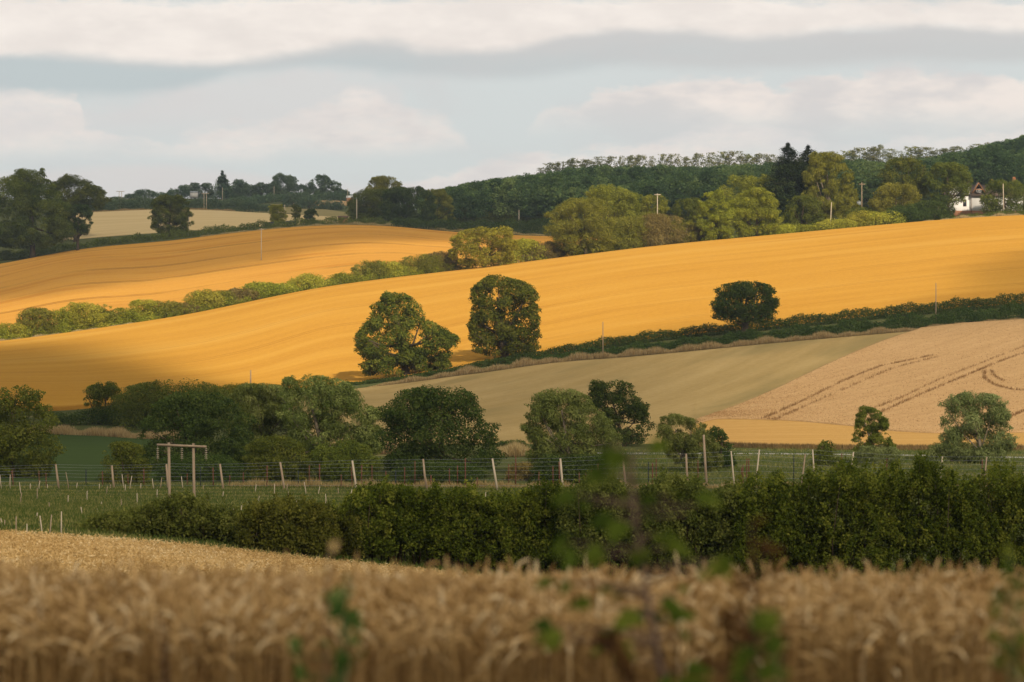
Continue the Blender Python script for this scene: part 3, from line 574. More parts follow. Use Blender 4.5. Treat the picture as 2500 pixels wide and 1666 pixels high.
# --- left: trees on the far edge of the upper barley
LT = [
 ('broad_tree', 'massive dark tree with lumpy crown at the left edge of the upper barley', 918, 80, [(413, 50, 100), (428, 28, 110), (445, 0, 118), (480, -60, 150), (520, -75, 168), (560, -75, 172), (590, -50, 160), (604, 20, 110)], 'mid', 9500, .6, 100, .11),
 ('broad_tree', 'dark shoulder-high tree hugging the right side of the massive dark tree', 925, 190, [(500, 170, 212), (515, 160, 222), (545, 158, 224), (572, 160, 218)], 'dark', 3500, .5, 45, .15),
 ('broad_tree', 'flat-topped leaning tree with gappy crown behind the massive dark tree', 1000, 185, [(427, 160, 190), (442, 135, 212), (458, 122, 236), (474, 118, 256), (495, 116, 262), (512, 120, 240)], 'mid', 4200, .55, 60, .13),
 ('broad_tree', 'compact brown-green tree alone at the edge of the pale field', 952, 415, [(477, 392, 440), (492, 375, 455), (520, 369, 463), (545, 368, 466), (560, 376, 462), (572, 395, 440)], 'oak', 5500, .5, 70, .13),
 ('broad_tree', 'light feathery tree poking above the dark spreading tree at the hill saddle', 1008, 935, [(430, 922, 948), (442, 902, 972), (462, 895, 985), (490, 898, 985)], 'olive', 2600, .6, 40, .15),
 ('broad_tree', 'dull green tree forming the left side of the clump at the hill saddle', 985, 905, [(463, 885, 945), (480, 862, 960), (510, 852, 965), (545, 852, 970)], 'mid', 4500, .55, 55, .14),
 ('broad_tree', 'dark spreading tree in the middle of the clump at the hill saddle', 966, 1000, [(457, 965, 1020), (470, 942, 1050), (500, 932, 1062), (530, 935, 1062), (548, 945, 1050)], 'dark', 6000, .52, 70, .13),
 ('broad_tree', 'yellowish tree forming the right side of the clump at the hill saddle', 975, 1070, [(463, 1050, 1080), (480, 1042, 1098), (510, 1035, 1106), (545, 1040, 1104)], 'olive', 3600, .52, 45, .15),
 ('small_tree', 'small light green tree by the black bales', 968, 678, [(501, 662, 690), (515, 656, 696), (530, 658, 700), (546, 662, 695)], 'bright', 1100, .45, 22, .2),
 ('small_tree', 'thin sapling between the black bales and the dark purple bush', 972, 722, [(500, 715, 730), (512, 710, 736), (530, 714, 733)], 'mid', 450, .42, 12, .25),
 ('small_tree', 'small dark purple-green bush right of the black bales', 966, 760, [(511, 750, 768), (522, 744, 774), (545, 742, 775)], 'dark', 1400, .42, 22, .2),
]
for n, lab, Y, b, rows, mt, nlf, lf, nl, k_ in LT:
    tree(n, lab, 'tree', Y, b, rows, mt, nlf, lf, nl, k_, .85, 'broad', group='trees beyond the upper barley', cover=11)
HZ = [(285, 480, 34, 'a small bushy tree right of the flat-topped tree'), (318, 474, 30, 'a small pointed tree beside the far twin poles'), (352, 463, 52, 'a broad low tree on the far ridge'), (392, 470, 44, 'a thin-topped tree on the far ridge'), (424, 462, 34, 'a small round tree left of the grey barn'), (452, 452, 42, 'a dark tree just left of the grey barn'), (476, 447, 40, 'a dark tree directly above the grey barn'), (503, 447, 40, 'a conical tree right of the grey barn'),
      (585, 436, 46, 'a loose tree right of the cedar'), (560, 458, 44, 'a dark rounded tree below the cedar'), (606, 452, 52, 'a dark bush-like tree between cedar and giant tree'), (640, 447, 54, 'a brownish tree left of the giant tree'), (692, 424, 68, 'the giant dark tree of the far skyline'), (668, 446, 40, 'a lighter tree leaning on the giant tree'), (735, 450, 40, 'a low tree right of the giant tree'), (757, 445, 30, 'a round tree left of the two-topped tree'), (786, 427, 56, 'the two-topped tree of the far skyline'), (816, 436, 36, 'a loose tree at the right of the two-topped tree'), (838, 464, 34, 'a low tree at the right end of the far skyline'),
      (715, 470, 50, 'a dark bush at the edge of the far peach field'), (755, 483, 66, 'a large hummock-shaped bush in the far fields'), (812, 490, 60, 'a pointed hummock bush right of the far peach field')]
for i, (c, top, wd, lab) in enumerate(HZ):
    Y = 1455 if i < 19 else 1330
    if top > 480: Y = 1290
    x0 = gx(c, Y); bp = CY-F*float(H(x0, Y))/Y; bp = max(bp, top+14); hg = bp-top
    rows = [(top, c-wd*.18, c+wd*.16), (top+hg*.15, c-wd*.34, c+wd*.36), (top+hg*.45, c-wd*.5, c+wd*.5), (top+hg*.8, c-wd*.52, c+wd*.52), (bp, c-wd*.4, c+wd*.4)]
    tree('skyline_tree', lab.replace('the ', '', 1) if lab.startswith('the ') else lab.replace('a ', '', 1), 'tree', Y, c, rows, 'far', 1500, .85, 26, .18, group='trees on the far skyline', seed=500+i)
conifer('dark cedar with jagged top, highest on the far left skyline', 1440, 543, 418, 480, 26, 4200, leaf=.9, mat='far', tiers=16)

HB_UP = [(830, 944), (1000, 926), (1100, 910), (1240, 886), (1400, 864), (1500, 846), (1700, 822), (1900, 804), (2100, 783), (2300, 764), (2560, 743)]
HB_LO = [(1240, 897), (1400, 876), (1500, 867), (1700, 849), (1900, 830), (2100, 813), (2250, 800), (2350, 789), (2560, 772)]
hedge('hedge', 'upper of the two dark hedges crossing below the sunlit barley', along(HB_UP, 330, 520, [(830, .5), (1100, .7), (1240, 1.3), (1500, 2.0), (2500, 2.4)]), 2.8, .28, 190, 'hedgeb', 'double hedge below the barley', seed=3)
hedge('hedge', 'lower of the two dark hedges, edged by tall dry grass above the pasture', along(HB_LO, 330, 520, [(1240, .8), (1400, 1.4), (1700, 1.9), (2500, 2.6)]), 2.6, .28, 190, 'hedgeb', 'double hedge below the barley', seed=4, rough=.4)
hedge('hedge', 'long low hedge along the upper edge of the far barley field', [(a, b+6, h) for a, b, h in along([(-120, 652), (0, 640), (200, 606), (400, 588), (600, 564), (800, 550), (960, 552)], 760, 965, [(-120, 3.5), (200, 2.2), (500, 2.6), (960, 2.4)])], 4, .5, 40, 'mid', 'hedges of the far hill', seed=5, rough=.45, lump=9)
hedge('hedge', 'dark hedge right of the saddle clump, before the wooded hill', [(a, b+6, h) for a, b, h in along([(960, 556), (1100, 566), (1200, 571), (1360, 574)], 760, 965, [(960, 3), (1360, 5.0)])], 5, .5, 40, 'dark', 'hedges of the far hill', seed=6, lump=10)
hedge('hedge', 'second hedge rising behind the first before the wooded hill', [(1060, 985, 5), (1150, 990, 5.5), (1250, 990, 5), (1360, 985, 5)], 5, .5, 34, 'mid', 'hedges of the far hill', seed=16, lump=12)
hedge('hedge', 'dark hedge along the top of the pale far field', [(a, b+4, h) for a, b, h in along([(140, 522), (215, 519), (330, 512), (470, 511), (600, 518), (660, 520)], 1020, 1250, [(140, 5.0), (600, 5.5), (660, 3)])], 5, .6, 34, 'far', 'hedges of the far hill', seed=7, lump=12)
hedge('hedge', 'hazy hedge below the far skyline trees', [(560, 1330, 4), (640, 1390, 4), (720, 1420, 4), (800, 1430, 4.5), (880, 1425, 4.5)], 5, .8, 22, 'far', 'hedges of the far hill', seed=8, lump=14)
hedge('hedge', 'low trimmed hedge in front of the white house', [(a, b+5, h) for a, b, h in [(2290, 716, 1.5), (2360, 716, 1.4), (2410, 716, 1.6), (2440, 716, 2.0), (2620, 718, 2.4)]], 3, .4, 60, 'mid', seed=9)
hedge('hedge', 'dark hedge at the far side of the flat green crop', along([(120, 1040), (180, 1036), (240, 1036), (330, 1040), (430, 1045)], 300, 345, [(120, 1.6), (430, 2.2)]), 3, .25, 150, 'dark', seed=10)
# the big near hedge: leaf sprays on upright shoots
def near_hedge(name, label, pts, width, n, mat, seed, shoots=.5, lump=3.2):
    rng = np.random.default_rng(seed)
    p = np.array(pts, float); x = gx(p[:, 0], p[:, 1]); y = p[:, 1]
    L = np.concatenate([[0], np.cumsum(np.hypot(np.diff(x), np.diff(y)))])
    def wav(s, f, ph): return np.sin(s*f+ph)+.6*np.sin(s*f*2.3+ph*2)+.4*np.sin(s*f*4.7+ph*3)
    ns = n//46
    s = rng.uniform(0, L[-1], ns); sx = np.interp(s, L, x); sy = np.interp(s, L, y)
    h = np.interp(s, L, (CY-p[:, 2]-np.interp(p[:, 0], [300, 1500, 1900], [22, 28, 42]))*y/F)-H(sx, sy)      # p[:,2] = photo row of its top
    h = h*(1+.05*wav(s, 2*np.pi/lump, seed)+.03*wav(s, 2*np.pi/1.1, seed+4))
    th = rng.uniform(0.05, np.pi*.8, ns); q = rng.random(ns)**.28
    w = width*(1+.16*wav(s, 2*np.pi/lump/1.3, seed+1))
    off = -np.cos(th)*w*.5*q; z = np.sin(th)**.55*h*q
    B = np.stack([sx, sy+off, z], 1)                     # shoot middles (front face is towards -y)
    ax = unit(np.stack([rng.normal(0, .35, ns), off/w*.9+rng.normal(0, .25, ns), .55+.6*rng.random(ns)], 1))
    hole = np.sin(s*1.9+z*1.3+seed)+np.sin(s*.83-z*2.1+seed*2)+np.sin(s*3.1+z*3.7)*.7+np.sin(sy*2.9+s)*.5; dens_ = np.clip((hole+1.1)/1.2, .3, 1); kp = rng.random(ns) < dens_
    B[~kp, 1] = (sy+np.abs(rng.normal(0, .25, ns))*w)[~kp]; B[~kp, 2] *= .75
    up_ = rng.random(ns) < .10; B[up_, 2] = (h*(.92+.15*rng.random(ns)))[up_]; B[up_, 1] = (sy+rng.normal(0, .3, ns)*w)[up_]; ax[up_] = unit(np.stack([rng.normal(0, .25, ns), rng.normal(0, .25, ns), np.ones(ns)], 1))[up_]
    ln = rng.uniform(.35, .85, ns)*(.7+.5*(z/h > .8))
    li = np.repeat(np.arange(ns), 46); m = len(li)
    t = rng.random(m)-.5
    P = B[li]+ax[li]*(t*ln[li])[:, None]+rng.normal(size=(m, 3))*(.085*(1.1-t*1.1))[:, None]
    P[:, 2] += H(P[:, 0], P[:, 1])
    N = unit(rng.normal(size=(m, 3))*.8+np.stack([np.zeros(m), (off/w)[li], np.full(m, .5)], 1))
    sz = rng.uniform(.06, .125, m)
    V, Q = cards(P, N, sz*1.25, sz*.75, rng, ax[li]+rng.normal(size=(m, 3))*.6)
    tint = np.clip(.46+rng.normal(0, .2, ns)[li]+.10*wav(s, 1.1, seed+3)[li]*.6+rng.normal(0, .13, m), 0, 1)
    o0 = np.array([sx.mean(), sy.mean(), float(H(sx.mean(), sy.mean()))])
    o = empty(name, o0); tag(o, label, 'hedge', 'bushes of the near hedge')
    mesh_obj('foliage', V-o0, Q, LM[mat], o, tint=np.repeat(tint, 4))
    mb = MB()
    for j in rng.choice(ns, 150, replace=False):
        b = np.array([sx[j], sy[j]+off[j]*.3, float(H(sx[j], sy[j]))-.1])-o0; e = B[j]-o0; e[2] += float(H(sx[j], sy[j])); mb.tube([b, (b+e)/2+rng.normal(0, .1, 3), e], [.035, .022, .008], 4)
    mb.build('stem', M['bark'], o); return o
LM['hedge_warm'] = leaf_mat('warm_hedge_leaves', [(.08, (.034, .036, .008)), (.5, (.066, .066, .014)), (.93, (.125, .112, .028))], gain=2.3)
LM['hedge_pale'] = leaf_mat('pale_hedge_leaves', [(.08, (.036, .046, .012)), (.5, (.070, .082, .020)), (.93, (.125, .13, .04))], gain=2.4)
near_hedge('hedge_bush', 'brownish straggling bush round the feet of the twin-pole power line', [(195, 104, 1290), (240, 102, 1258), (330, 101, 1240), (400, 101, 1214), (450, 101, 1204), (520, 101, 1222), (600, 101, 1250)], 2.6, 60000, 'hedge_pale', 21)
near_hedge('hedge_bush', 'brown-tinged dark bush left of centre in the near hedge', [(590, 98, 1256), (630, 98, 1216), (700, 98, 1213), (760, 98, 1222), (830, 99, 1240), (880, 99, 1262)], 2.6, 60000, 'hedge_warm', 22)
near_hedge('hedge_bush', 'long lighter stretch of the near hedge, left of the tall blurred weed', [(800, 100, 1240), (880, 100, 1192), (950, 100, 1178), (1020, 100, 1180), (1100, 100, 1194), (1200, 100, 1196), (1300, 100, 1186), (1390, 100, 1176)], 3.0, 130000, 'hedge', 23)
near_hedge('hedge_bush', 'middle stretch of the near hedge, behind the tall blurred weed', [(1370, 99, 1182), (1450, 99, 1170), (1550, 99, 1176), (1650, 99, 1160), (1750, 99, 1172), (1820, 99, 1168)], 3.0, 110000, 'hedge_pale', 24)
near_hedge('hedge_bush', 'tall dense dark stretch of the near hedge reaching the right edge', [(1790, 98, 1172), (1880, 98, 1152), (1960, 98, 1142), (2060, 98, 1128), (2130, 98, 1116), (2220, 98, 1122), (2300, 98, 1128), (2400, 98, 1138), (2500, 98, 1140), (2640, 98, 1140), (2900, 97, 1145)], 3.4, 225000, 'hedge', 25)

# --- wood on the hill: a mass of crowns on the slope, and the thin trees along its crest
rng = np.random.default_rng(11)
WV, WQ, WT, nq = [], [], [], 0
kinds = []
for q in range(7):
    z = np.array([0, .12, .35, .65, .9, 1.0])[::-1]*13+3; hw_ = np.array([.62, .85, 1., .92, .6, .25])[::-1]*5.2
    kinds.append(crown(np.random.default_rng(60+q), z, -hw_*rng.uniform(.9, 1.1), hw_, 1, 30, 2700, .72, .2))
WTOP = [(1060, 468), (1080, 462), (1130, 452), (1180, 442), (1230, 436), (1290, 430), (1340, 420), (1400, 411), (1450, 407), (1550, 408), (1650, 408), (1750, 406), (1850, 402), (1950, 396), (2000, 392), (2100, 392), (2150, 396), (2200, 392), (2300, 382), (2350, 372), (2400, 358), (2450, 346), (2500, 332), (2600, 320), (2760, 305)]
pts = []
for Yr in np.arange(985, 1330, 15.0):
    for pxr in np.arange(1050, 2760, 60.0*1000/Yr):
        c = pxr+rng.uniform(-16, 16); Yj = Yr+rng.uniform(-7, 7)
        if c < 1090 and Yj < 1040: continue
        zg = float(H(gx(c, Yj), Yj)); lim = (CY-np.interp(c, *np.array(WTOP).T))*Yj/F-zg      # room under the wood's outline
        ht = min(rng.uniform(10.5, 22), lim*rng.uniform(.93, 1.04))
        if ht < 6: continue
        pts.append((gx(c, Yj), Yj, zg, ht))
for x_, y_, z_, ht in pts:
    V, Q, t, _ = kinds[rng.integers(7)]
    a = rng.uniform(0, 6.28); sc = ht/16; sw = (.35+.65*sc)*rng.uniform(1.0, 1.55)
    R_ = np.array([[np.cos(a), -np.sin(a), 0], [np.sin(a), np.cos(a), 0], [0, 0, 1]])
    v = (V*[sw, sw, sc])@R_.T+[x_, y_, z_]
    WV.append(v); WQ.append(Q+nq); nq += len(v); WT.append(np.clip(t+rng.normal(0, .26), 0, 1))
wv = np.concatenate(WV); o0 = np.array([200., 1150., 60.])
tag(mesh_obj('woodland', wv-o0, np.concatenate(WQ), LM['wood'], tint=np.concatenate(WT)), 'dense dark green wood covering the hill behind the house', 'woodland', kind='stuff').location = o0
LM['ridge'] = leaf_mat('ridge_leaves', [(.1, (.05, .06, .025)), (.5, (.085, .09, .035)), (.9, (.16, .145, .05))], gain=2.5)
RT = [(1322, 408, 22), (1345, 396, 34), (1372, 392, 30), (1400, 384, 30), (1434, 388, 30), (1462, 381, 26), (1490, 380, 30), (1518, 378, 12), (1542, 377, 28), (1565, 377, 26), (1592, 380, 14), (1618, 374, 20), (1645, 373, 26), (1675, 380, 20), (1705, 373, 24), (1738, 371, 26), (1765, 368, 24), (1795, 366, 34), (1825, 374, 26), (1858, 374, 34), (1885, 376, 28),
      (2070, 366, 36), (2100, 358, 36), (2130, 356, 34), (2150, 352, 14), (2175, 362, 32), (2225, 356, 40), (2262, 357, 40), (2300, 360, 36), (2335, 356, 30), (2385, 350, 34), (2420, 346, 34)]
proto = {}
for i, (c, top, wd) in enumerate(RT):
    Y = 1305; x0 = gx(c, Y); z0 = float(H(x0, Y)); ht = (CY-top)*Y/F-z0
    kq = i % 5
    if kq not in proto:
        r2 = np.random.default_rng(900+kq); z = np.array([.35, .55, .75, .92, 1.0])[::-1]*20; hh = np.array([.9, 1.0, 1.0, .85, .5])[::-1]*3
        V, Q, t, C = crown(r2, z, -hh, hh, 1, 95, 2300, .5, .15)
        o = empty('ridge_tree', (0, 0, 0)); cr = mesh_obj('crown', V, Q, LM['ridge'], o, tint=t); tk = trunk_mesh(r2, C, 20, .3, 0, 6).build('trunk', M['bark'], o)
        proto[kq] = o
    else:
        src = proto[kq]; o = src.copy(); COL.objects.link(o)
        for ch in [c_ for c_ in src.children if c_.name.startswith(('crown', 'trunk'))]:
            cc = ch.copy(); COL.objects.link(cc); cc.parent = o
    o.location = (x0, Y, z0-.5); sw = wd*1.45*Y/F/6.0; o.scale = (sw, sw, ht/20); o.rotation_euler = (0, 0, i*1.3)
    tag(o, 'thin gappy tree standing up from the crest of the wood against the sky', 'tree', 'thin trees on the crest of the wood')
# ------------------------------------------------------------------ fence, stakes, poles
def P3(px, py, Y): return np.array([gx(px, Y), Y, (CY-py)*Y/F])
FY = 200.0
fo = np.array([0.0, FY, -11.5])
fence = empty('fence', fo); tag(fence, 'tall wire fence on leaning pale posts and rusty steel stakes across the valley', 'fence')
WP = [(136, 1134, 144, 1192), (273, 1137, 279, 1192), (406, 1134, 411, 1188), (537, 1133, 547, 1202), (684, 1129, 697, 1206), (860, 1125, 872, 1207), (1033, 1121, 1043, 1194), (1202, 1120, 1215, 1196),
      (1368, 1120, 1375, 1190), (1520, 1108, 1529, 1180), (1675, 1108, 1681, 1176), (1785, 1102, 1795, 1174), (1854, 1098, 1843, 1174), (1966, 1109, 1955, 1174), (1984, 1098, 1992, 1176), (2084, 1104, 2072, 1174), (2301, 1115, 2294, 1174), (2409, 1116, 2402, 1174)]
tops = []
for i, (xa, ya, xb, yb) in enumerate(WP):
    Yp = FY-2-(i % 3)*.7; a = P3(xa, ya, Yp); b = P3(xb, yb, Yp); b[2] = min(b[2], float(H(b[0], Yp))+.05)-.15
    m = MB(); mid = (a+b)/2+RNG.normal(0, .02, 3); r = .085 if i < 11 else .06
    m.tube(np.array([b, mid, a])-fo, [r*1.1, r, r*.85], 8)
    tops.append(a); m.build('fence_post', M['palewood'] if i in (5, 7, 8, 11, 12, 14, 15, 16) else M['wood'], fence)
SP = [(29, 1149, 33, 1190), (112, 1155, 113, 1190), (95, 1150, 96, 1186), (210, 1146, 210, 1190), (250, 1150, 251, 1192), (312, 1158, 313, 1190), (351, 1145, 351, 1192), (457, 1157, 457, 1192), (490, 1140, 490, 1190), (520, 1142, 521, 1178), (561, 1160, 561, 1192), (594, 1153, 594, 1198), (652, 1137, 652, 1190), (728, 1149, 728, 1192), (755, 1136, 755, 1190), (780, 1133, 780, 1192),
      (833, 1159, 833, 1192), (858, 1140, 860, 1192), (883, 1136, 882, 1192), (908, 1137, 908, 1192), (942, 1150, 942, 1192), (966, 1149, 966, 1190), (988, 1141, 988, 1190), (1013, 1126, 1013, 1190), (1052, 1160, 1053, 1196), (1097, 1144, 1097, 1190), (1117, 1136, 1117, 1190), (1136, 1119, 1136, 1190), (1165, 1166, 1165, 1192), (1242, 1133, 1242, 1190), (1259, 1113, 1259, 1190),
      (1316, 1152, 1315, 1190), (1350, 1138, 1350, 1190), (1365, 1128, 1366, 1190), (1414, 1154, 1414, 1190), (1430, 1154, 1430, 1190), (1444, 1149, 1444, 1192), (1460, 1132, 1459, 1190), (1583, 1128, 1583, 1180), (1593, 1130, 1593, 1180), (1602, 1121, 1602, 1180), (1704, 1124, 1704, 1176), (1811, 1142, 1811, 1176), (1823, 1119, 1823, 1176), (1814, 1135, 1814, 1176), (1828, 1120, 1828, 1176), (1938, 1112, 1938, 1176), (2055, 1107, 2055, 1176), (2049, 1126, 2049, 1176), (2165, 1120, 2165, 1176), (2398, 1120, 2397, 1176)]
for i, (xa, ya, xb, yb) in enumerate(SP):
    Yp = FY+.3+(i % 4)*.5; a = P3(xa, ya, Yp); b = P3(xb, yb, Yp); b[2] = min(b[2], float(H(b[0], Yp)))-.1
    m = MB(); m.tube(np.array([b, (a+b)/2, a])-fo, .038 if i % 3 else .05, 4)
    m.build('steel_stake', M['darksteel'] if i in (3, 8, 13, 21, 38, 46) else M['rust'], fence)
m = MB()
tt = sorted(tops, key=lambda a: a[0]); tt = [P3(-150, 1140, FY-1)]+tt+[P3(2700, 1120, FY-1)]
for f in (.12, .3, .46, .6, .73, .86, .97):
    L = []
    for k_, a in enumerate(tt):
        g0 = float(H(a[0], a[1])); L.append([a[0], FY-1.2, g0+(a[2]-g0)*f])
        if k_ < len(tt)-1:
            b = tt[k_+1]; g1 = float(H(b[0], b[1])); L.append([(a[0]+b[0])/2, FY-1.2, (g0+(a[2]-g0)*f+g1+(b[2]-g1)*f)/2-.03])
    m.tube(np.array(L)-fo, .0085, 3, cap=False)
m.build('wire', M['wire'], fence)

z3 = 3.795; z5 = 3.62
ST = [(180, 485, 195, 600), (345, 535, 341, 650), (632, 605, 629, 690), (808, 565, 810, 660), (1122, 640, 1121, 720), (1270, 585, 1275, 690), (1457, 550, 1456, 625), (455, 670, 456, 735), (750, 715, 768, 800), (570, 755, 568, 820), (150, 800, 151, 855), (250, 870, 252, 945), (370, 795, 402, 950), (478, 785, 446, 950), (95, 415, 95, 550), (370, 470, 362, 525), (610, 390, 640, 515), (1130, 410, 1150, 530), (1222, 425, 1200, 530), (1500, 440, 1480, 540), (1410, 450, 1426, 535), (1680, 430, 1700, 535), (1918, 615, 1942, 715),
      (2238, 700, 2240, 860), (2165, 725, 2166, 770), (2338, 720, 2339, 770), (2070, 570, 2063, 630), (1160, 505, 1155, 570), (1885, 515, 1884, 555), (1305, 495, 1306, 535), (716, 490, 710, 520), (1024, 505, 1018, 540), (440, 505, 441, 540), (280, 495, 281, 530), (203, 580, 190, 690), (0, 415, 15, 515), (8, 820, 20, 900), (45, 880, 46, 905), (940, 665, 938, 710), (900, 750, 898, 785), (995, 525, 990, 600), (920, 500, 924, 535), (345, 790, 346, 830), (2000, 735, 2001, 760)]
ST = [(a/z3, 1050+b/z3, c/z3, 1050+d_/z3) for a, b, c, d_ in ST]
ST2 = [(92, 480, 78, 555), (255, 475, 255, 580), (370, 475, 356, 545), (516, 460, 535, 580), (655, 500, 638, 575), (583, 600, 583, 710), (705, 565, 702, 660), (562, 670, 561, 715), (60, 685, 60, 740), (120, 585, 118, 630), (450, 625, 450, 690), (508, 625, 506, 680), (378, 545, 378, 600), (938, 525, 925, 585), (1238, 540, 1225, 605), (1820, 570, 1815, 620), (2122, 550, 2104, 635), (2143, 620, 2146, 710), (1640, 505, 1652, 575), (1945, 540, 1955, 620), (815, 510, 825, 575)]
ST += [(600+a/z5, 1050+b/z5, 600+c/z5, 1050+d_/z5) for a, b, c, d_ in ST2]
LBL = {12: 'left stick of the crossed pair of leaning stakes at the wheat edge', 13: 'right stick of the crossed pair of leaning stakes at the wheat edge', 23: 'tall pale stake showing through the near hedge gap right of the twin poles'}
for i, (xa, ya, xb, yb) in enumerate(ST):
    Yp = float(hitY(xb, yb, 86, 197)[0])
    if 9 <= i <= 13: Yp = min(Yp, 92)
    b = np.array([gx(xb, Yp), Yp, float(H(gx(xb, Yp), Yp))-.1]); a = P3(xa, ya, Yp)
    if a[2]-b[2] < .3: a[2] = b[2]+.4
    lean = xa-xb
    m = MB(); r = .017*(1+Yp/220); m.tube(np.array([b, (a+b)/2+RNG.normal(0, .02, 3), a])-b, [r*1.1, r, r*.8], 6)
    o = m.build('vine_stake', M['wood' if i % 3 == 1 else 'palewood']); o.location = b
    tag(o, LBL.get(i, 'pale wooden stake leaning to the left in the green ground before the fence' if lean < -2.2 else ('pale wooden stake leaning to the right in the green ground before the fence' if lean > 2.2 else 'upright pale wooden stake in the green ground before the fence')), 'stake', 'stakes in the green ground before the fence')

# twin-pole power line support
Y = 103.0
o = empty('twin_pole', (gx(443, Y), Y, float(H(gx(443, Y), Y)))); tag(o, 'wooden twin-pole power line support with crossarm and three hanging insulators', 'power pole')
L0 = np.array(o.location)
for xa, xb in ((412, 416), (472, 476)):
    m = MB(); b = P3(xb, 1330, Y); b[2] = L0[2]-.3; a = P3(xa, 1081 if xa < 440 else 1083, Y)
    m.tube(np.array([b, a])-L0, [.062, .052], 10); m.build('pole', M['wood'], o)
m = MB(); a = P3(384, 1086, Y)-L0; b = P3(505, 1091, Y)-L0
m.tube(np.array([a+[0, -.10, 0], b+[0, -.10, 0]]), .05, 4); m.build('crossarm', M['wood'], o)
INSUL = plain_mat('glazed_porcelain', (.34, .27, .17), (.46, .38, .26), 3.0, rough=.3)
for xi in (385, 444, 503):
    m = MB(); t = P3(xi, 1089, Y)-L0; 
    m.tube(np.array([t, t-[0, 0, .62]]), .007, 4)
    for k_ in range(6):
        c = t-[0, 0, .12+k_*.075]; m.tube(np.array([c+[0, 0, .018], c, c-[0, 0, .012]]), [.022, .068, .03], 8)
    m.build('insulator', INSUL, o)

def upole(label, px_, top, base, Y, r=.13, bar=0, mat='palewood', box=False, x2=None):
    x0 = gx(px_, Y); z0 = float(H(x0, Y)); zt = (CY-top)*Y/F-z0; lx = gx((x2 or px_), Y)-x0
    o = empty('utility_pole', (x0, Y, z0)); tag(o, label, 'pole', 'single poles of the power lines')
    m = MB(); m.tube([(lx, 0, -.3), (lx*.4, 0, zt*.5), (0, 0, zt)], [r*1.1, r, r*.85], 8); m.build('post', M[mat], o)
    if bar:
        m = MB(); m.box(-bar, bar, -r-.12, -r, zt-.45, zt-.2); m.build('crossarm', M[mat], o)
    if box:
        m = MB(); m.box(-.55, .55, -r-.55, -r, -.5, .4); m.box(-.62, .62, -r-.6, -r+.05, .4, .48); m.box(-.25, -.15, -r-.4, -r-.25, .48, .75); m.box(.15, .25, -r-.4, -r-.25, .48, .75)
        t = m.build('transformer', M['wire'], o); t.location = (-.9, 0, zt*.55)
        m = MB(); m.box(-.9, .9, -r-.12, -r, zt-.6, zt-.4); m.build('crossarm', M[mat], o)
    return o
def pY(px_, base, a, b): return float(hitY(px_, base, a, b, 0)[0])
upole('tall thin pole with short crossbar standing in the upper barley field', 638, 558, 640, pY(638, 640, 700, 900), .13, .8)
upole('short pale pole beside the compact brown-green tree', 461, 528, 560, 951, .14)
upole('stout pale pole left of the clump at the hill saddle', 871, 487, 536, 962, .17)
upole('pale pole in the dark hedge before the wooded hill', 1267, 513, 552, 940, .15)
upole('pale pole with crossbar rising from the middle of the tree row', 1605, 473, 540, 722, .13, .9)
upole('leaning pale pole in the bushes below the tallest olive tree', 2030, 494, 545, 712, .13, x2=2026)
upole('brown pole carrying a transformer box against the dark wood', 2104, 446, 540, 722, .13, mat='wood', box=True)
upole('pale pole in front of the low tree hiding the house', 2449, 449, 520, 722, .13, x2=2451)
upole('slim grey pole at the double hedge, right of the taller oak', 1472, 786, 850, 486, .09, mat='wood')
upole('slim grey pole at the double hedge towards the right edge', 2285, 691, 774, 484, .09, mat='wood')
upole('short grey pole in the barley above the brown bush', 612, 904, 934, pY(612, 932, 340, 480), .13, mat='wood')
upole('tall split grey pole amid the small grey willow', 1718, 1062, 1170, 205, .10, mat='wood', x2=1726)
for lab, a, b, top in (('far twin poles with crossbar on the skyline, left', 291, 297, 467), ('far twin poles with crossbar below the cedar', 498, 504, 472)):
    Y = 1215.0; xm = gx((a+b)/2, Y); z0 = float(H(xm, Y)); zt = (CY-top)*Y/F-z0
    o = empty('twin_pole', (xm, Y, z0)); tag(o, lab, 'power pole', 'far twin poles')
    for q in (a, b):
        m = MB(); m.tube([(gx(q, Y)-xm, 0, -.3), (gx(q, Y)-xm, 0, zt)], .14, 6); m.build('pole', M['palewood'], o)
    m = MB(); m.box(-1.9, 1.9, -.25, -.14, zt-.25, zt); m.build('crossarm', M['palewood'], o)
for lab, q, top, Y in (('thin pole on the far skyline before the giant dark tree', 669, 455, 1400), ('thin pole on the far skyline below the cedar, right of the twin poles', 543, 458, 1400), ('thin pole on the far skyline beside the white roof', 849, 460, 1400), ('thin pole in the far olive field', 695, 500, 1150)):
    upole(lab, q, top, 0, Y, .15)

# ------------------------------------------------------------------ the white house
M['render'] = plain_mat('white_render', (.74, .72, .68), (.80, .78, .75), .8)
M['tiles'] = plain_mat('brown_roof_tiles', (.085, .06, .045), (.15, .105, .08), 2.5, stretch=(1, 1, 4))
M['brick'] = plain_mat('orange_brick', (.30, .13, .065), (.42, .20, .10), 3.0, stretch=(1, 1, 3))
M['terra'] = plain_mat('terracotta', (.42, .17, .07), (.52, .23, .10), 3.0)
M['brownpaint'] = plain_mat('brown_paint', (.10, .05, .03), (.14, .07, .04), 3.0)
M['timber'] = plain_mat('orange_timber', (.36, .15, .06), (.46, .21, .09), 3.0)
M['paleframe'] = plain_mat('pale_frame', (.55, .52, .48), (.62, .6, .56), 3.0)
M['glass'] = plain_mat('dark_glass', (.04, .05, .06), (.06, .07, .08), 1.0, rough=.15, spec=.6)
M['tilehang'] = plain_mat('hung_tiles', (.30, .22, .17), (.40, .31, .25), 3.0, stretch=(1, 1, 4))
Y = 744.0; hs = Y/F
hx = gx(2372, Y); hz = (CY-514)*hs
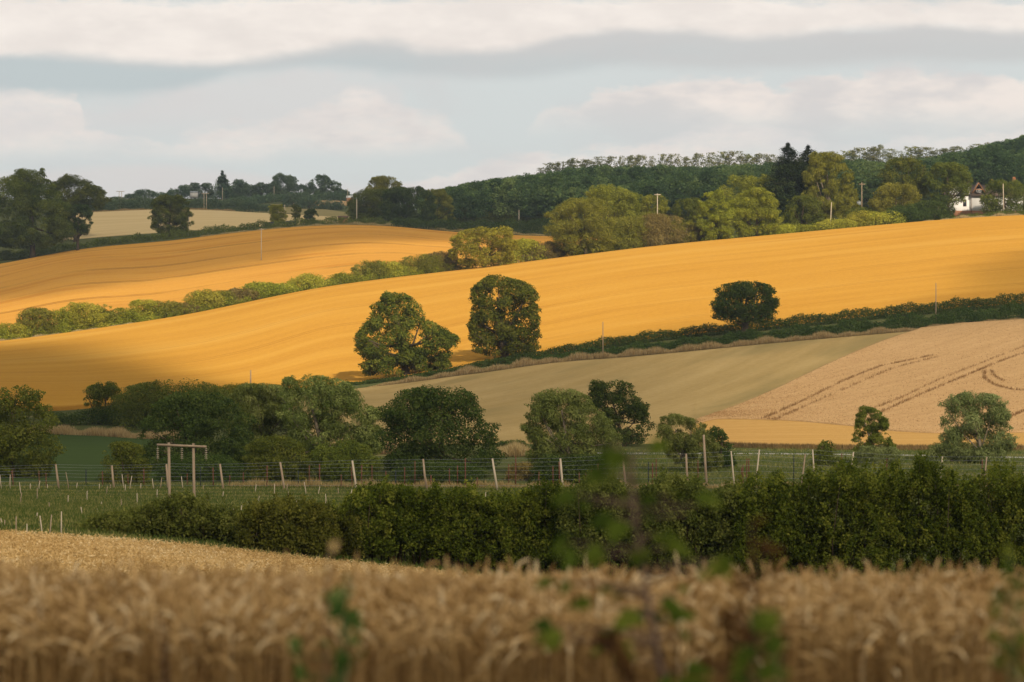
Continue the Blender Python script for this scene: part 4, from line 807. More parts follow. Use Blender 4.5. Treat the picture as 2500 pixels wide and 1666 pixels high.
o = empty('white_house', (hx, Y, hz-2.5)); tag(o, 'white cottage with brown tiled roof, gabled dormer and orange brick chimneys', 'house')
b0 = 2.5
m = MB(); m.box(0, 15, 0, 7, 0, b0+4.3); m.box(-7.5, 0, 1.0, 7, 0, b0+4.3); m.prism([(-7.5, b0+4.3), (0, b0+4.3), (-.6, b0+6.9), (-4.4, b0+6.9)], 1.0, 1.12)
m.build('wall', M['render'], o)
m = MB(); m.box(-7.55, 15.05, -.06, 0, 0, b0-.1); m.box(-7.56, -.06, .93, 1.0, 0, b0-.1); m.build('plinth', M['brick'], o)
m = MB()
def slab(a, b, c, d_, t=.18):
    V = [np.array(v, float) for v in (a, b, c, d_)]; m.add(V+[v+[0, 0, t] for v in V], [(0, 1, 2, 3), (7, 6, 5, 4), (0, 4, 5, 1), (1, 5, 6, 2), (2, 6, 7, 3), (3, 7, 4, 0)])
slab((-.3, -.35, b0+4.2), (15.3, -.35, b0+4.2), (15.3, 3.5, b0+7.5), (-.3, 3.5, b0+7.5)); slab((-.3, 3.5, b0+7.5), (15.3, 3.5, b0+7.5), (15.3, 7.3, b0+4.2), (-.3, 7.3, b0+4.2))
slab((-7.8, .7, b0+4.25), (-.32, .7, b0+4.25), (-.32, 4, b0+7.1), (-7.8, 4, b0+7.1)); slab((-7.8, 4, b0+7.1), (-.32, 4, b0+7.1), (-.32, 7.3, b0+4.25), (-7.8, 7.3, b0+4.25))
rf = m.build('roof', M['tiles'], o)
for cx_, cw, ct in ((6.6, .75, 9.6), (13.0, .9, 10.3)):
    m = MB(); m.box(cx_-cw/2, cx_+cw/2, 3.1, 3.9, b0+6.8, ct+1.4); m.box(cx_-cw/2-.1, cx_+cw/2+.1, 3.0, 4.0, ct+1.4, ct+1.6); ch = m.build('chimney', M['brick'], rf)
for cx_, ct in ((6.45, 11.2), (6.8, 11.2), (12.8, 11.9), (13.25, 11.9)):
    m = MB(); m.tube([(cx_, 3.5, ct), (cx_, 3.5, ct+.55)], [.15, .12], 8); m.build('chimney_pot', M['terra'], rf)
m = MB(); m.add([(.3, -.45, b0+5.2), (3.7, -.45, b0+5.2), (2.0, -.45, b0+7.75), (.3, 2.2, b0+5.2), (3.7, 2.2, b0+5.2), (2.0, 3.5, b0+7.75)], [(0, 1, 2, 2), (0, 2, 5, 3), (1, 4, 5, 2)])
dm = m.build('dormer', M['tilehang'], o)
m = MB(); m.prism([(.0, b0+4.95), (.22, b0+4.95), (2.0, b0+7.75), (2.0, b0+8.1)], -.6, -.46); m.prism([(4.0, b0+4.95), (2.0, b0+8.1), (2.0, b0+7.75), (3.78, b0+4.95)], -.6, -.46); m.prism([(.75, b0+5.95), (3.25, b0+5.95), (3.15, b0+6.15), (.85, b0+6.15)], -.58, -.455); m.build('bargeboard', M['timber'], dm)
m = MB(); slab((-.1, -.7, b0+4.95), (2.0, -.7, b0+8.1), (2.0, 3.3, b0+8.1), (-.1, 2.0, b0+4.95), .12); slab((2.0, -.7, b0+8.1), (4.1, -.7, b0+4.95), (4.1, 2.0, b0+4.95), (2.0, 3.3, b0+8.1), .12); m.build('dormer_roof', M['tiles'], dm)
def window(x0, x1, z0, z1, yf, fm, n=2, par=None):
    m = MB(); f = .1
    m.box(x0-f, x1+f, yf-.07, yf-.003, z0-f, z0); m.box(x0-f, x1+f, yf-.07, yf-.003, z1, z1+f); m.box(x0-f, x0, yf-.07, yf-.003, z0, z1); m.box(x1, x1+f, yf-.07, yf-.003, z0, z1)
    for k_ in range(1, n):
        q = x0+(x1-x0)*k_/n; m.box(q-.04, q+.04, yf-.065, yf-.003, z0, z1)
    w_ = m.build('window', M[fm], par or o)
    m = MB(); m.box(x0, x1, yf-.03, yf-.004, z0, z1); m.build('pane', M['glass'], w_)
window(1.45, 2.6, b0+5.3, b0+6.1, -.45, 'paleframe', 3, dm)
window(-2.2, -1.4, b0+1.3, b0+3.1, 1.0, 'brownpaint', 1)
window(6.0, 7.6, b0+1.3, b0+2.9, 0.0, 'brownpaint', 2); window(10.2, 11.6, b0+1.3, b0+2.9, 0.0, 'brownpaint', 2)
m = MB(); slab((-.2, -.75, b0+4.0), (15.1, -.75, b0+4.0), (15.1, -.36, b0+4.35), (-.2, -.36, b0+4.35), .1); m.build('pent_roof', M['tiles'], o)
m = MB(); m.tube([(-.05, -.1, 0), (-.05, -.1, b0+4.1)], .06, 6); m.build('drainpipe', M['brownpaint'], o)
# brown shed by the hedge, left of the house, and things far off
def shed(name, label, px0, px1, ybase, yeave, yridge, Y, wm, rm, cat, depth=5):
    s = Y/F; x0 = gx((px0+px1)/2, Y); zb = (CY-ybase)*s; w_ = (px1-px0)*s/2; e = (ybase-yeave)*s; r = (ybase-yridge)*s
    o = empty(name, (x0, Y, zb-1)); tag(o, label, cat)
    m = MB(); m.box(-w_, w_, 0, depth, 0, 1+e); m.add([(-w_, 0, 1+e), (-w_, depth, 1+e), (-w_, depth/2, 1+r), (w_, 0, 1+e), (w_, depth, 1+e), (w_, depth/2, 1+r)], [(0, 2, 1, 1), (3, 4, 5, 5)]); m.build('wall', wm, o)
    V = [(-w_-.2, -.3, 1+e-.1), (w_+.2, -.3, 1+e-.1), (w_+.2, depth/2, 1+r+.05), (-w_-.2, depth/2, 1+r+.05), (w_+.2, depth+.3, 1+e-.1), (-w_-.2, depth+.3, 1+e-.1)]
    m = MB(); m.add(V+[(x, y, z+.15) for x, y, z in V], [(0, 1, 2, 3), (3, 2, 4, 5), (6, 9, 8, 7), (9, 11, 10, 8), (0, 6, 7, 1), (4, 10, 11, 5), (1, 7, 8, 2), (2, 8, 10, 4), (0, 3, 9, 6), (3, 5, 11, 9)]); m.build('roof', rm, o)
    return o
shed('shed', 'small orange-brown field shed beside the clump at the hill saddle', 826, 848, 542, 533, 528, 968, M['terra'], M['brownpaint'], 'shed', 3)
shed('barn', 'pale grey barn among the far skyline trees', 464, 481, 478, 470, 467, 1425, M['paleframe'], M['wire'], 'barn', 6)
shed('cottage', 'white-roofed cottage on the far skyline by the hill saddle', 846, 861, 487, 483, 478, 1400, M['terra'], M['render'], 'cottage', 6)
shed('outhouse', 'dark thatch-coloured gable between bushes left of the white house', 2264, 2284, 525, 508, 492, 727, M['soil'], M['brownpaint'], 'outhouse', 4)
M['wrap'] = plain_mat('black_bale_wrap', (.012, .014, .022), (.03, .034, .05), 2.0, rough=.35, spec=.5)
for i, c in enumerate((650, 657.5, 665, 702, 710, 718, 737)):
    Y = 966.0; x0 = gx(c, Y); zb = (CY-(549 if i < 3 else 544))*Y/F
    m = MB(); r = .72; th = np.linspace(0, 2*np.pi, 17)[:-1]
    m.tube([(-.58, 0, r), (-.52, 0, r), (.52, 0, r), (.58, 0, r)], [r*.9, r, r, r*.9], 16)
    q = m.build('silage_bale', M['wrap'], smooth=False); q.location = (x0, Y, min(zb, float(H(x0, Y))+.6)); q.scale = (1, 1, 1)
    tag(q, ['leftmost black wrapped bale of the row at the pale field', 'second black wrapped bale from the left at the pale field', 'third black wrapped bale, half under the light green tree', 'black wrapped bale just right of the light green tree', 'black wrapped bale left of the thin sapling', 'black wrapped bale behind the thin sapling', 'last black wrapped bale beside the dark purple-green bush'][i], 'bale', 'black wrapped bales by the pale field')

# ------------------------------------------------------------------ grass
def blades(name, label, X, Yv, h, w, mat, seed, lean=.25, tint0=.5, z=None, tw=None):
    rng = np.random.default_rng(seed); n = len(X)
    Z = H(X, Yv) if z is None else z
    hh = h*rng.uniform(.5, 1.25, n); T = np.stack([rng.normal(0, lean, n), rng.normal(0, lean, n), np.ones(n)], 1)
    P = np.stack([X, Yv, Z], 1)+unit(T)*(hh*.5)[:, None]
    a = rng.uniform(-1.2, 1.2, n); N = np.stack([np.sin(a), -np.cos(a), rng.uniform(-.2, .4, n)], 1)
    V, Q = cards(P, N, hh, w*rng.uniform(.6, 1.4, n), rng, T, .03)
    t = np.clip(tint0+(0 if tw is None else tw)+rng.normal(0, .2, n), 0, 1)
    o0 = np.array([X.mean(), Yv.mean(), Z.mean()])
    o = mesh_obj(name, V-o0, Q, LM[mat], tint=np.repeat(t, 4)); o.location = o0
    return tag(o, label, kind='stuff')
def strip(name, label, pts, n, width, h, w, mat, seed, clump=3., **k):
    rng = np.random.default_rng(seed); p = np.array(pts, float)
    c = rng.uniform(p[0, 0], p[-1, 0], n); Yv = np.interp(c, p[:, 0], p[:, 1]); hv = np.interp(c, p[:, 0], p[:, 2]) if p.shape[1] > 2 else np.ones(n)
    x = gx(c, Yv); hv = hv*(.75+.35*np.sin(x*2*np.pi/clump+seed)*np.sin(x*2*np.pi/clump/2.7+1))
    return blades(name, label, x+rng.normal(0, .1, n), Yv+rng.uniform(-.5, .5, n)*width, h*hv, w, mat, seed+1, **k)
vp = along(VERGE, 330, 540, [(700, 1)], 20)
strip('dry_grass', 'tall dry grass edging the double hedge above the pasture', [(a, b+1.0, np.interp(a, [880, 1000, 1150, 1700, 2150, 2250, 2600], [.25, .8, 1.15, 1.1, .9, .6, .6])) for a, b, _ in vp if a > 880], 26000, 2.2, 1.35, .07, 'grass', 31, 7)
strip('dry_grass', 'band of tall dry grass between the flat green crop and its hedge', [(60, 312, 1), (130, 312, 1), (250, 309, 1), (345, 304, 1), (430, 300, 1)], 9000, 5, 1.1, .06, 'grass', 33, 5)
strip('dry_grass', 'pale dry grass along the foot of the sunlit shrubs, left', [(a, float(crest_of(a))-.6, np.interp(a, [-60, 100, 330, 420], [1, 1, .8, .3])) for a in np.arange(-60, 421, 30)], 6000, 1.6, 1.0, .08, 'grass', 35, 6, tint0=.7)
strip('dry_grass', 'pale dry grass at the top of the barley near the house', [(a, float(crest_of(a))+1.5, np.interp(a, [2240, 2330, 2560], [.4, 1.1, 1.1])) for a in np.arange(2240, 2561, 30)], 7000, 3, 1.2, .08, 'grass', 37, 7, tint0=.65)
strip('dry_grass', 'dry grass along the top edge of the far barley field', [(a, b+2, np.interp(a, [500, 820, 900, 1000, 1150, 1330], [.5, .8, 1.5, 1, 1.3, .7])) for a, b, _ in along(UP2, 760, 965, [(0, 1)], 30) if a > 480 and a < 1340], 9000, 3, 1.1, .09, 'grass', 39, 9)
strip('dry_grass', 'dry grass under the dark hedge of the pale far field', [(a, b-.5, 1) for a, b, _ in along([(215, 521), (330, 514), (470, 512), (600, 519)], 1020, 1250, [(0, 1)], 30)], 4000, 2, 1.2, .12, 'grass', 41, 9, tint0=.3)
strip('dry_grass', 'tawny grass in the gap between the tallest willow and the blackish oak', [(890, 268, 1), (960, 268, 1.1)], 2500, 8, 1.3, .05, 'grass', 43, 4, tint0=.4)
strip('dry_grass', 'tawny grass in the gap right of the blackish oak', [(1215, 262, 1), (1300, 262, .9)], 2500, 8, 1.3, .05, 'grass', 45, 4, tint0=.45)
strip('dry_grass', 'dry weeds at the fence foot', [(560, 201, .7), (640, 201, 1), (800, 201, 1), (960, 201, .9), (1400, 201, .8), (2500, 201, .7)], 9000, 3, .7, .035, 'grass', 47, 3, tint0=.3)
rng = np.random.default_rng(50)
n = 90000; Yv = np.sqrt(rng.uniform(84**2, 204**2, n)); c = rng.uniform(-120, 1500, n); x = gx(c, Yv)
tw = .32*np.sin(Yv*2*np.pi/5.5+x*.15)+.12*np.sin(x*.9)*np.sin(Yv*.31)
blades('green_grass', 'rough green ground growth between the stakes before the fence', x, Yv, .24, .045, 'greengrass', 51, lean=.5, tint0=.38, tw=tw)
n = 20000; Yv = rng.uniform(206, 275, n); c = rng.uniform(1500, 2600, n); x = gx(c, Yv)
blades('meadow_grass', 'green meadow grass along the farm track', x, Yv, .3, .05, 'greengrass', 52, lean=.5, tint0=.4, tw=.2*np.sin(Yv*.35+x*.03))
n = 9000; c = rng.uniform(1750, 2600, n); Yb = np.interp(c, WHEAT_R[0], b_y); x = gx(c, Yb)
blades('wheat_edge', 'dark ragged front edge of standing wheat by the track', x, Yb-.05, .62, .05, 'grass', 53, lean=.08, tint0=.12)
# tramlines in the pale wheat: broken lines of taller dark stems along the wheel ruts
def tram(pts, n, seed):
    rng = np.random.default_rng(seed); p = np.array(pts, float)
    t = rng.uniform(0, 1, n); q = np.interp(t, np.linspace(0, 1, len(p)), p[:, 0]); r = np.interp(t, np.linspace(0, 1, len(p)), p[:, 1])
    ok = (np.sin(t*37+seed)+np.sin(t*91+seed*2)+rng.normal(0, .8, n)) > -.9
    q, r = q[ok], r[ok]
    Yl = hitY(q, r, 255, 500, .65); return gx(q, Yl)+rng.normal(0, .18, len(q)), Yl+rng.normal(0, .25, len(q))
TR = [([(1865, 1022), (1950, 985), (2060, 930), (2150, 895), (2280, 868)], 1530, 1), ([(1890, 1027), (1960, 996), (2080, 943), (2180, 900), (2290, 872)], 850, 2), ([(2150, 1008), (2250, 963), (2350, 922), (2430, 888), (2560, 840)], 1530, 3), ([(2130, 1000), (2200, 972), (2300, 925), (2400, 886), (2540, 832)], 850, 4),
      ([(2402, 905), (2404, 925), (2430, 942), (2470, 952), (2560, 960)], 714, 5), ([(2420, 905), (2428, 920), (2452, 932)], 272, 6), ([(2440, 1030), (2500, 1005), (2600, 960)], 850, 7), ([(1870, 1024), (1900, 1024), (1840, 1022)], 60, 8)]
tx, ty_ = zip(*[tram(*a) for a in TR])
tx = np.concatenate(tx); ty_ = np.concatenate(ty_)
LM['tram'] = leaf_mat('tramline_stems', [(.1, (.17, .085, .04)), (.5, (.31, .18, .08)), (.9, (.44, .28, .13))])
blades('tramline', 'broken dark lines of stems along the wheel ruts in the pale wheat', tx, ty_, .42, .055, 'tram', 60, lean=.15, z=H(tx, ty_)+.58)

LM['pale_ears'] = leaf_mat('pale_wheat_ears', [(.1, (.34, .20, .085)), (.5, (.50, .32, .15)), (.9, (.66, .47, .25))], trans=.2, gain=1.15)
def crop_tufts(label, n, p0, p1, lo_, hi_, h0, mat, seed, size, wd):
    rng = np.random.default_rng(seed); c = rng.uniform(p0, p1, n); a = lo_(c); b = hi_(c); Yt = a+(b-a)*rng.random(n); x = gx(c, Yt)
    tw = .16*np.sin(x*.11+Yt*.23+seed)*np.sin(x*.043-Yt*.071)+.1*np.sin(Yt*.8+x*.05)
    return blades('crop_ears', label, x, Yt, size, wd, mat, seed+1, lean=.3, z=H(x, Yt)+h0, tw=tw)
crop_tufts('ears standing over the pale wheat on the right', 40000, 1700, 2650, lambda c: np.interp(c, WHEAT_R[0], WHEAT_R[1])+.3, lambda c: np.interp(c, WHEAT_R[0], WHEAT_R[2])-.2, .55, 'pale_ears', 305, .2, .11)
c = np.random.default_rng(307).uniform(1700, 2255, 9000); Yd = np.interp(c, WHEAT_R[0], WHEAT_R[2]); x = gx(c, Yd)
blades('wheat_edge', 'ragged standing edge of the pale wheat against the pasture', x, Yd+np.random.default_rng(308).normal(0, .5, len(c)), .6, .08, 'pale_ears', 309, lean=.15, tint0=.4)

# ------------------------------------------------------------------ near wheat
LM['ear'] = leaf_mat('wheat_ears', [(.05, (.21, .11, .036)), (.4, (.45, .275, .105)), (.75, (.70, .47, .215)), (.97, (.90, .72, .44))], trans=.25)
px = np.arange(-700, 3201, 60.)
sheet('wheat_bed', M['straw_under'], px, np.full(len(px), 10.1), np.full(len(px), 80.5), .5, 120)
def stalks(X, Yv, seed, k=4, hgt=.635):
    rng = np.random.default_rng(seed); n = len(X); Z = H(X, Yv)
    h = hgt+rng.normal(0, .045, n)+rng.exponential(.012, n); a = rng.uniform(0, 2*np.pi, n); lean = rng.normal(0, .07, n); a2 = np.where(rng.random(n) < .55, a, rng.uniform(0, 2*np.pi, n))
    th1 = np.clip(rng.normal(1.45, .65, n), .1, 2.7)
    dirs = lambda th: np.stack([np.sin(th)*np.cos(a), np.sin(th)*np.sin(a), np.cos(th)], 1)
    p = [np.stack([X, Yv, Z+.05], 1)]
    top = p[0]+np.stack([np.sin(lean)*np.cos(a), np.sin(lean)*np.sin(a), np.cos(lean)], 1)*(h-.1)[:, None]
    p += [(p[0]+top)/2, top]
    for f, d_ in ((.25, .055), (.5, .03), (.7, .028), (.88, .026), (1.0, .022)):
        p.append(p[-1]+dirs(th1*f)*(d_*rng.uniform(.85, 1.15, n))[:, None])
    Pp = np.stack(p, 1); m_ = Pp.shape[1]
    R = np.array([.002, .0018, .0016, .002, .006, .0068, .006, .0018])
    A = np.stack([-np.sin(a), np.cos(a), 0*a], 1)[:, None].repeat(m_, 1)
    T = np.gradient(Pp, axis=1); T /= np.linalg.norm(T, axis=2)[..., None]; B = np.cross(T, A)
    ph = np.arange(k)*2*np.pi/k
    V = (Pp[:, :, None]+R[None, :, None, None]*(np.cos(ph)[None, None, :, None]*A[:, :, None]+np.sin(ph)[None, None, :, None]*B[:, :, None]))
    i, j = np.meshgrid(np.arange(m_-1), np.arange(k), indexing='ij')
    q = np.stack([i*k+j, i*k+(j+1) % k, (i+1)*k+(j+1) % k, (i+1)*k+j], -1).reshape(-1, 4)
    Q = (q[None]+(np.arange(n)*m_*k)[:, None, None]).reshape(-1, 4)
    base = np.array([.2, .34, .46, .5, .6, .64, .64, .6])
    t = np.clip(base[None]+rng.normal(0, .19, n)[:, None]+rng.normal(0, .04, (n, m_)), 0, 1)
    return V.reshape(-1, 3), Q, np.repeat(t, k, axis=1).ravel(), top
def fan(n, y0, y1, p0, p1, seed):
    rng = np.random.default_rng(seed); Yv = np.sqrt(rng.uniform(y0**2, y1**2, n)); return gx(rng.uniform(p0, p1, n), Yv), Yv
Vs_, Qs_, Ts_, nq = [], [], [], 0
tops_ = []
for (n, y0, y1, p0, p1, sd) in ((2100, 9.25, 9.9, -340, 2840, 6), (8600, 9.9, 13.5, -320, 2820, 1), (11500, 13.5, 25, -250, 2750, 2)):
    X_, Y_ = fan(n, y0, y1, p0, p1, sd); V, Q, t, tp = stalks(X_, Y_, sd+70)
    Vs_.append(V); Qs_.append(Q+nq); nq += len(V); Ts_.append(t); tops_.append(tp)
tp = np.concatenate(tops_); rng = np.random.default_rng(88); sel = rng.random(len(tp)) < .5; tp = tp[sel]   # withered leaves hanging on the stems
T = np.stack([rng.normal(0, 1, len(tp)), rng.normal(0, 1, len(tp)), rng.normal(-.2, .7, len(tp))], 1); ln = rng.uniform(.10, .22, len(tp))
V, Q = cards(tp-np.array([0, 0, 1.])*rng.uniform(.02, .35, len(tp))[:, None]+unit(T)*ln[:, None]*.5, rng.normal(size=(len(tp), 3)), ln, .008, rng, T, .1)
Vs_.append(V); Qs_.append(Q+nq); nq += len(V); Ts_.append(np.repeat(np.clip(rng.normal(.45, .22, len(tp)), 0, 1), 4))
o = mesh_obj('wheat_stalks', np.concatenate(Vs_), np.concatenate(Qs_), LM['ear'], tint=np.concatenate(Ts_)); tag(o, 'blurred ripe wheat stalks with nodding ears along the bottom of the view', kind='stuff')
Vs_, Qs_, Ts_, nq = [], [], [], 0
for (n, y0, y1, p0, p1, sd, ws) in ((40000, 25, 50, -350, 2800, 3, 1.0), (136000, 50, 81, -300, 2750, 4, 1.25)):
    X_, Y_ = fan(n, y0, y1, p0, p1, sd); rng = np.random.default_rng(sd+200)
    a = rng.uniform(0, 6.28, n); th = np.clip(rng.normal(1.35, .6, n), .05, 2.6)
    T = np.stack([np.sin(th)*np.cos(a), np.sin(th)*np.sin(a), np.cos(th)], 1)
    P = np.stack([X_, Y_, H(X_, Y_)+.79+rng.normal(0, .035, n)+rng.exponential(.015, n)], 1)
    N = rng.normal(size=(n, 3))+np.array([0, -.8, .8])
    V, Q = cards(P, N, .095*rng.uniform(.8, 1.2, n)*ws, .019*ws, rng, T, .06)
    Vs_.append(V); Qs_.append(Q+nq); nq += len(V); tw = .05*np.sin(X_*.8+Y_*.3)+.05*np.sin(Y_*.9-X_*.4)
    Ts_.append(np.repeat(np.clip(.62+tw+rng.normal(0, .16, n), 0, 1), 4))
    V, Q = cards(P-np.array([0, 0, .14])-T*.02, np.stack([rng.normal(0, .5, n), -np.ones(n), rng.normal(0, .2, n)], 1), .25, .008*ws, rng, np.tile([0, 0, 1.], (n, 1)), 0)
    Vs_.append(V); Qs_.append(Q+nq); nq += len(V); Ts_.append(np.repeat(np.clip(.42+rng.normal(0, .12, n), 0, 1), 4))
o = mesh_obj('wheat_ears', np.concatenate(Vs_), np.concatenate(Qs_), LM['ear'], tint=np.concatenate(Ts_)); tag(o, 'sharp pale wheat sloping down to the near hedge, left', kind='stuff')

# ------------------------------------------------------------------ weeds at the field edge, near the camera
LM['weed'] = leaf_mat('weed_leaves', [(.1, (.032, .05, .011)), (.5, (.068, .092, .015)), (.9, (.14, .15, .028))], trans=.4)
LM['thistle'] = leaf_mat('thistle_leaves', [(.1, (.028, .055, .014)), (.5, (.05, .085, .022)), (.9, (.10, .13, .045))], trans=.3)
LM['dock'] = leaf_mat('dock_seeds', [(.1, (.03, .015, .007)), (.5, (.06, .03, .013)), (.9, (.11, .06, .025))], trans=.2)
M['stemgreen'] = plain_mat('green_stem', (.06, .09, .03), (.10, .13, .045), 8.0)
M['stembrown'] = plain_mat('brown_stem', (.11, .065, .045), (.17, .11, .08), 8.0)
M['stemdark'] = plain_mat('dark_brown_stem', (.035, .016, .008), (.07, .03, .015), 8.0)
def leaf_shape(c, L, W, T, N, rng):
    """a pointed, toothed leaf of eight quads, bent along its midrib"""
    T = T/np.linalg.norm(T); B = np.cross(N, T); B /= np.linalg.norm(B); N = np.cross(T, B)
    prof = [(0, .05), (.12, .55), (.3, 1.0), (.45, .8), (.55, .92), (.75, .5), (1.0, .02)]
    V = []
    for f, w_ in prof:
        b = c+T*L*f-N*L*.35*f*f; q = w_*W/2*(1+rng.normal(0, .08))
        V += [b-B*q+N*q*.35, b, b+B*q+N*q*.35]
    Q = [(3*i+j, 3*i+j+1, 3*i+j+4, 3*i+j+3) for i in range(len(prof)-1) for j in (0, 1)]
    return np.array(V), Q
def weed(name, label, cat, Y, stem, leaves, mat, stemmat, r0, r1, seed, size=.05, side=True, droop=.3):
    rng = np.random.default_rng(seed)
    b = P3(stem[0][0], stem[0][1], Y); g0 = float(H(b[0], Y)); o = empty(name, (b[0], Y, g0)); L0 = np.array([b[0], Y, g0]); tag(o, label, cat)
    S_ = [np.array([b[0], Y, g0-.02])]+[P3(q, r, Y)+[0, rng.normal(0, .01), 0] for q, r in stem]
    S_ = np.array(S_)-L0; m = MB(); m.tube(S_, np.linspace(r0, r1, len(S_)), 6)
    V, Q, t, nq = [], [], [], 0
    for lf in leaves:
        q, r = lf[:2]; sz = lf[2] if len(lf) > 2 else 1.0
        p = P3(q, r, Y)-L0+[0, rng.uniform(-.05, .05), 0]
        k_ = int(np.argmin(np.abs(S_[:, 2]-(p[2]-.02)))); f = np.clip((p[2]-.015-S_[0, 2])/(S_[-1, 2]-S_[0, 2]+1e-6), 0, 1)
        zi = np.interp(p[2]-.02, S_[:, 2], np.arange(len(S_))); i0 = int(min(zi, len(S_)-2)); sp_ = S_[i0]+(S_[i0+1]-S_[i0])*(zi-i0)
        d_ = p-sp_; ln = np.linalg.norm(d_)
        if side and ln > size*.5: m.tube([sp_, (sp_+p)/2+[0, 0, .004], p], [r1*.8, r1*.6, r1*.4], 4)
        T = d_/max(ln, 1e-4)*np.array([1, 1, .4])+rng.normal(0, .35, 3)+[0, 0, -droop]
        for s_ in range(2 if sz > .9 else 1):
            v, qq = leaf_shape(p+rng.normal(0, .01, 3)*s_, size*sz*rng.uniform(.8, 1.2), size*sz*.75, T+rng.normal(0, .5, 3)*s_, rng.normal(0, .5, 3)+[0, -.7, .7], rng)
            V.append(v); Q += [tuple(a+nq for a in u_) for u_ in qq]; nq += len(v); t += [np.clip(rng.normal(.5, .2), 0, 1)]*len(v)
    mesh_obj('foliage', np.concatenate(V), Q, LM[mat], o, tint=t)
    m.build('stem', M[stemmat], o); return o
weed('tall_weed', 'tall blurred weed with toothed green leaves standing above the wheat, right of centre', 'weed', 6.8,
     [(1625, 1690), (1600, 1560), (1585, 1480), (1568, 1380), (1555, 1290), (1545, 1200), (1538, 1120), (1500, 1085)],
     [(1495, 1092, 1.2), (1520, 1098, 1), (1585, 1096, 1.3), (1560, 1120, .8), (1478, 1150, 1.1), (1510, 1160, .8), (1548, 1172, 1.2), (1530, 1215, 1), (1410, 1212, 1.3), (1440, 1225, .8), (1560, 1225, .9), (1640, 1212, 1.0), (1700, 1230, 1.3), (1680, 1255, .8), (1500, 1262, 1.2), (1530, 1275, 1.3), (1590, 1258, .9), (1618, 1300, .8), (1385, 1325, 1.3), (1410, 1345, 1), (1475, 1350, 1.2), (1560, 1345, 1), (1625, 1335, 1.4), (1600, 1310, 1), (1575, 1370, 1.1), (1730, 1385, 1.3), (1755, 1370, 1), (1700, 1400, .8),
      (1350, 1425, 1.2), (1395, 1420, .9), (1450, 1480, 1.2), (1500, 1440, .9), (1530, 1455, 1), (1545, 1490, 1.4), (1575, 1495, 1.4), (1620, 1480, 1.2), (1650, 1510, 1.2), (1610, 1520, 1), (1350, 1530, 1.1), (1372, 1560, 1.1), (1330, 1560, .9), (1540, 1560, 1.2), (1560, 1570, .9), (1500, 1545, .8), (1640, 1640, 1.7), (1670, 1630, 1.4), (1655, 1545, 1), (1470, 1590, .9), (1525, 1610, .8), (1660, 1450, .8)],
     'weed', 'stembrown', .0095, .005, 5, .052)
weed('thistle', 'dark green blurred thistle low in the wheat, left of centre', 'thistle', 6.6,
     [(838, 1690), (842, 1600), (840, 1540), (836, 1490), (846, 1440), (852, 1400)],
     [(805, 1480, 1.5), (812, 1500, 1.2), (838, 1500, 1.6), (842, 1520, 1.6), (846, 1545, 1.4), (828, 1560, 1), (855, 1575, 1.2), (832, 1600, 1.4), (850, 1620, 1.5), (840, 1650, 1.6), (800, 1580, .9), (738, 1600, 1.3), (745, 1640, 1.1), (775, 1660, 1), (870, 1605, 1), (852, 1420, .8), (848, 1460, .9), (820, 1660, 1.3)],
     'thistle', 'stemgreen', .006, .003, 6, .036, droop=-.3)
weed('seed_stem', 'pale blurred stem with fluffy grey seed head before the near hedge, left of centre', 'weed', 6.8, [(795, 1690), (795, 1500), (798, 1420), (806, 1350), (810, 1338)],
     [(808, 1338, .8), (812, 1350, .8), (810, 1344, .9), (798, 1385, .8), (792, 1400, .7)], 'ear', 'stembrown', .003, .002, 7, .04, droop=-.6)
dk = []
rng = np.random.default_rng(9)
for q0, r0_, r1_, s_ in ((1835, 1285, 1640, 9), (1885, 1330, 1640, 10), (1805, 1400, 1650, 11), (1780, 1470, 1650, 14)):
    for _ in range(17): r = rng.uniform(r0_, r1_); dk.append((q0+rng.normal(0, s_)*(.4+(r-r0_)/(r1_-r0_)), r, rng.uniform(.5, 1.1)))
weed('dock_plant', 'dark rusty-brown dock plant with tall seed spikes at the wheat edge, right', 'weed', 6.2, [(1845, 1690), (1842, 1560), (1838, 1440), (1835, 1340), (1832, 1275)], dk, 'dock', 'stemdark', .007, .003, 8, .034, droop=-.5)
weed('dock_plant', 'dark leaning dead dock stem at the bottom of the view, below the tall weed', 'weed', 6.0, [(1545, 1690), (1520, 1640), (1495, 1590), (1475, 1560)], [(1535+rng.normal(0, 12)-a*.5, 1660-a, .9) for a in np.linspace(0, 90, 26)], 'dock', 'stemdark', .008, .004, 18, .045, droop=-.3)
weed('dock_plant', 'two thin dark dead dock stems low in the wheat at left', 'weed', 7.0, [(410, 1690), (402, 1620), (395, 1560), (388, 1500)], [(402+rng.normal(0, 5), r, .6) for r in np.linspace(1560, 1670, 26)]+[(475+rng.normal(0, 5), r, .5) for r in np.linspace(1570, 1670, 14)], 'dock', 'stemdark', .006, .003, 28, .03, side=False, droop=-.5)
weed('tall_weed', 'pale green blurred weed tips at the right edge, before the hedge', 'weed', 5.6, [(2470, 1690), (2478, 1550), (2476, 1450), (2470, 1360)], [(2470+rng.normal(0, 16), r, .9) for r in np.linspace(1365, 1660, 26)], 'weed', 'stemgreen', .004, .002, 38, .042, droop=-.2)
weed('tall_weed', 'yellow-green blurred leaves low at the foot of the dock plant', 'weed', 5.6, [(1905, 1690), (1900, 1600), (1890, 1530)], [(1880+rng.normal(0, 35), r, 1.2) for r in np.linspace(1520, 1670, 11)], 'weed', 'stemgreen', .004, .002, 48, .045, droop=.1)
